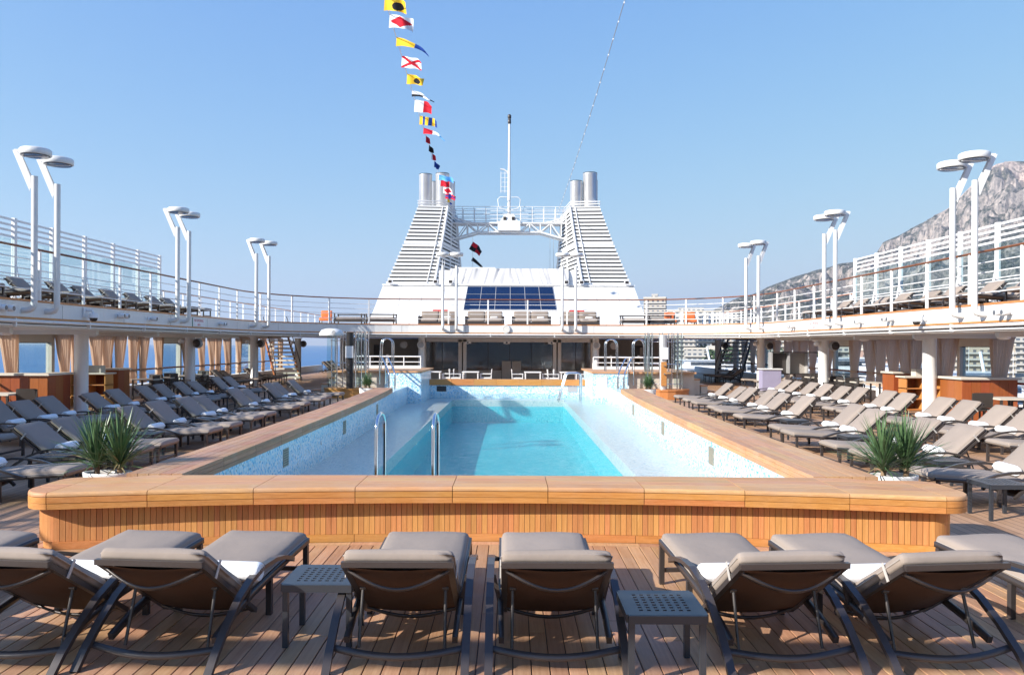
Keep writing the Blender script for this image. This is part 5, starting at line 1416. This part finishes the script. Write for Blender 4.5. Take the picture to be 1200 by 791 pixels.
def facade(name, wall, glass, fx=3.2, fz=3.1, wx=.45, wz=.5):
    m, nt, b = base(name, wall, .8)
    tc = node(nt, 'ShaderNodeTexCoord'); sx = node(nt, 'ShaderNodeSeparateXYZ'); nt.links.new(tc.outputs['Object'], sx.inputs[0])
    u = mth(nt, 'FRACT', mth(nt, 'DIVIDE', mth(nt, 'ADD', sx.outputs[0], sx.outputs[1]), fx)); v = mth(nt, 'FRACT', mth(nt, 'DIVIDE', sx.outputs[2], fz))
    a = mth(nt, 'MULTIPLY', mth(nt, 'LESS_THAN', mth(nt, 'ABSOLUTE', mth(nt, 'SUBTRACT', u, .5)), wx/2), mth(nt, 'LESS_THAN', mth(nt, 'ABSOLUTE', mth(nt, 'SUBTRACT', v, .5)), wz/2))
    oi = node(nt, 'ShaderNodeObjectInfo')
    c = mixc(nt, oi.outputs['Random'], wall, tuple(x*.8 for x in wall))
    nt.links.new(mixc(nt, a, c, glass), b.inputs['Base Color']); return m
walls = [facade('facade_cream', (.42,.36,.29), (.10,.10,.12)), facade('facade_pink', (.40,.27,.22), (.10,.09,.10)), facade('facade_white', (.46,.44,.41), (.09,.11,.14), wx=.6), facade('facade_ochre', (.40,.31,.20), (.1,.09,.08))]
mbal = plain('balcony_render', (.45,.43,.40), .8)
mroof = plain('tile_roof', (.36,.17,.11), .9, scale=.3)
def building(x, y, z0, w_, d, h, k, lab, slabs=False, hip=True, grp='buildings on the hillside'):
    e = empty('apartment_building', (x, y, z0), random.uniform(-.3,.3) if not slabs else -.25, lab, 'building', grp)
    MB().box(-w_/2,w_/2,-d/2,d/2,-12,h).build('wall', walls[k], e)
    if hip and not slabs:
        r = MB(); o = .5; r.hexa([(-w_/2-o,-d/2-o,h),(w_/2+o,-d/2-o,h),(w_/2+o,d/2+o,h),(-w_/2-o,d/2+o,h),(-w_/4,-d/8,h+2.4),(w_/4,-d/8,h+2.4),(w_/4,d/8,h+2.4),(-w_/4,d/8,h+2.4)]); r.build('roof', mroof, e)
    else:
        MB().box(-w_/2-.3,w_/2+.3,-d/2-.3,d/2+.3,h+.01,h+.9).build('roof', M['cream'], e)
        MB().box(-w_/6,w_/8,-d/6,d/6,h+.91,h+3.2).build('penthouse', walls[2], e)
    if slabs:
        n = int(h/3.1)
        for i in range(n):
            z = 3.1*(i+.0)+.2
            MB().box(-w_/2-.2,w_/2+.2,-d/2-1.6,-d/2-.003,z,z+.9).build('balcony', mbal, e)
rb_ = random.Random(21)
def gh(D): return -16 + 16*max(0,(D-300)/500)
# tall blocks with balconies seen through the right gallery and behind the rail
idx = 0
big = [(768-598.5, 520, 47, 14, 'pale tower block with stepped roof just right of the right funnel',0),
       (812-598.5, 560, 40, 62, 'long low apartment block behind the far right railing',2),
       (1190-598.5, 430, 24, 48, 'white apartment block with deep balconies seen through the right gallery',2),
       (1140-598.5, 400, 17, 34, 'cream waterfront block behind the right gallery window',0),
       (1085-598.5, 460, 18, 34, 'ochre waterfront block seen between the curtains',3),
       (1035-598.5, 430, 14, 30, 'pink waterfront block seen between the curtains',1),
       (985-598.5, 470, 16, 34, 'white waterfront block seen beyond the framed gallery window',2),
       (935-598.5, 500, 22, 36, 'cream block beyond the display cabinet',0),
       (885-598.5, 520, 30, 30, 'pale block rising just above the far right railing',2),
       (842-598.5, 480, 14, 40, 'low white block seen past the right stairs',2)]
for dx, D, ht, wd, lab, k in big:
    building(dx*D/920, D, -14, wd, 14, ht, k, lab, slabs=True)
bh = empty
for i in range(90):
    px = 770+ i*8.5 + rb_.uniform(-6,6); D = rb_.choice((560,620,680,760,850,950))+rb_.uniform(-20,20); x = (px-598.5)*D/920
    s_ = (D-620)/(1480); g0 = (-18+ 60*max(0,s_)) if s_ > 0 else gh(D)
    hr = (406-elev(px))*2100/920+2
    if s_ > 0: g0 = -18+(hr+18)*(.06+.94*s_**1.5)
    g0 = min(g0, 2+(406-elev(px))*D/920*.7)
    building(x, D, g0, rb_.uniform(12,26), rb_.uniform(10,14), rb_.uniform(7,17), (kk := rb_.choice((0,0,1,2,2,3))),
             f'small hillside house with {["cream","pink","white","ochre"][kk]} walls and a tiled roof', False, True, ['cream','pink','white','ochre'][kk]+' hillside houses')
# trees on the hillside
mtree = plain('pine_foliage', (.035,.065,.025), .9, amt=.5, scale=.6)
def tree(x, y, z, s_, seed, lab, grp):
    e = empty('pine_tree', (x, y, z), 0, lab, 'tree', grp)
    MB().tube([(0,0,-3),(.1,0,s_*.5)], s_*.05, 6, r1=s_*.03).build('trunk', M['stem'], e)
    r = random.Random(seed); f = MB()
    for i in range(90):
        a = r.uniform(0,2*pi); q = Vector((cos(a)*r.uniform(0,1)*s_*.5, sin(a)*r.uniform(0,1)*s_*.5, s_*(.35+.6*r.random()))); k = s_*r.uniform(.06,.14)
        d1 = Vector((r.uniform(-1,1),r.uniform(-1,1),r.uniform(-.6,.6))).normalized()*k; d2 = d1.cross(Vector((r.uniform(-1,1),r.uniform(-1,1),1))).normalized()*k
        f.add([q-d1,q+d2,q+d1,q-d2], [(0,1,2,3)])
    f.build('crown', mtree, e)
for i in range(60):
    px = 780+i*9+rb_.uniform(-5,5); D = rb_.uniform(430,600); x = (px-598.5)*D/920
    tree(x, D, gh(D), rb_.uniform(9,15), i, 'dark green tree among the waterfront buildings', 'waterfront trees')
# yachts
mh = plain('yacht_hull', (.78,.78,.78), .25, amt=.03)
def yacht(x, y, rz, L, lab):
    e = empty('motor_yacht', (x, y, -20), rz, lab, 'yacht', 'yachts moored in the harbour')
    h = MB(); W = L*.2; st = []
    for t, wd in ((-.5,.85),(-.2,1),(.2,.95),(.4,.5),(.5,.02)): st.append((t*L, wd*W/2))
    n = len(st); vs = []
    for (xx, ww) in st: vs += [(xx,-ww*.8,-.5),(xx,ww*.8,-.5),(xx+ (L*.02 if xx>0 else 0),ww,L*.09+ (L*.03 if xx>L*.3 else 0)),(xx+(L*.02 if xx>0 else 0),-ww,L*.09+(L*.03 if xx>L*.3 else 0))]
    h.add(vs, [(i*4+j,i*4+(j+1)%4,(i+1)*4+(j+1)%4,(i+1)*4+j) for i in range(n-1) for j in range(4)]+[(0,1,2,3),(n*4-4,n*4-1,n*4-2,n*4-3)]); h.build('hull', mh, e, fix=True)
    z = L*.09
    for k in range(4):
        a = -L*(.42-.03*k); c = L*(.26-.09*k); w2 = W*(.42-.05*k); hh = L*.055
        MB().hexa([(a,-w2,z),(c,-w2,z),(c,w2,z),(a,w2,z),(a+.3,-w2*.95,z+hh),(c-hh,-w2*.95,z+hh),(c-hh,w2*.95,z+hh),(a+.3,w2*.95,z+hh)]).build('superstructure', mh, e)
        for s_ in (-1,1):
            MB().box(a+L*.05, c-hh*.9, min(s_*w2*.99,s_*w2*1.005), max(s_*w2*.99,s_*w2*1.005), z+hh*.35, z+hh*.8).build('window_band', M['glassdark'], e)
        MB().box(a-L*.04, c-hh*.3, -w2*1.1, w2*1.1, z+hh, z+hh*1.12).build('deck_edge', mh, e); z += hh*1.12
    MB().tube([(-L*.12,0,z),(-L*.14,0,z+L*.1)], L*.008, 6).build('mast', mh, e)
for i, (px, D, L, rz) in enumerate(((1180,190,48,.1),(1100,210,52,.05),(1030,230,56,.1),(965,250,50,0),(905,280,46,.1),(850,300,50,.05),(810,260,40,.15))):
    yacht((px-598.5)*D/920, D, rz+.0, L, f'white motor yacht moored beyond the right gallery, {ordn[i]} from the right edge')
# palms / masts on the far quay
for i in range(14):
    px = 850+26*i; D = 205+(i%5)*16
    tag(MB().tube([((px-598.5)*D/920,D,-20),((px-598.5)*D/920,D,-2+(i%3)*3)], .12, 6, r1=.05).build('sailing_mast', M['white2']), 'thin white sailing boat mast standing in the harbour', 'boat mast', 'boat masts in the harbour')

# hillside behind the camera, seen mirrored in the restaurant glass
hl = MB(); vs = []
for j in range(13):
    for i in range(25):
        x = -420+35*i; y = -380-45*j; vs.append((x, y, -20+(230*(j/12)**.7+25*noise.noise(Vector((x*.01,y*.01,4))))*max(0,1-((x-20)/430)**4)))
hl.add(vs, [(j*25+i, j*25+i+1, (j+1)*25+i+1, (j+1)*25+i) for j in range(12) for i in range(24)])
hl.build('hillside', M['rock'], kind='structure', fix=True)
# ---------------------------------------------------------------- air
hz = bpy.data.materials.new('sea_air'); hz.use_nodes = True; nt = hz.node_tree; nt.nodes.clear()
out = node(nt, 'ShaderNodeOutputMaterial'); pv = node(nt, 'ShaderNodeVolumePrincipled')
pv.inputs['Color'].default_value = (.66,.80,1.0,1); pv.inputs['Density'].default_value = .000105; pv.inputs['Anisotropy'].default_value = .2
nt.links.new(pv.outputs[0], out.inputs[1])
tag(MB().box(-13500,13500,-6500,14500,-21.5,760).build('haze', hz), kind='stuff')
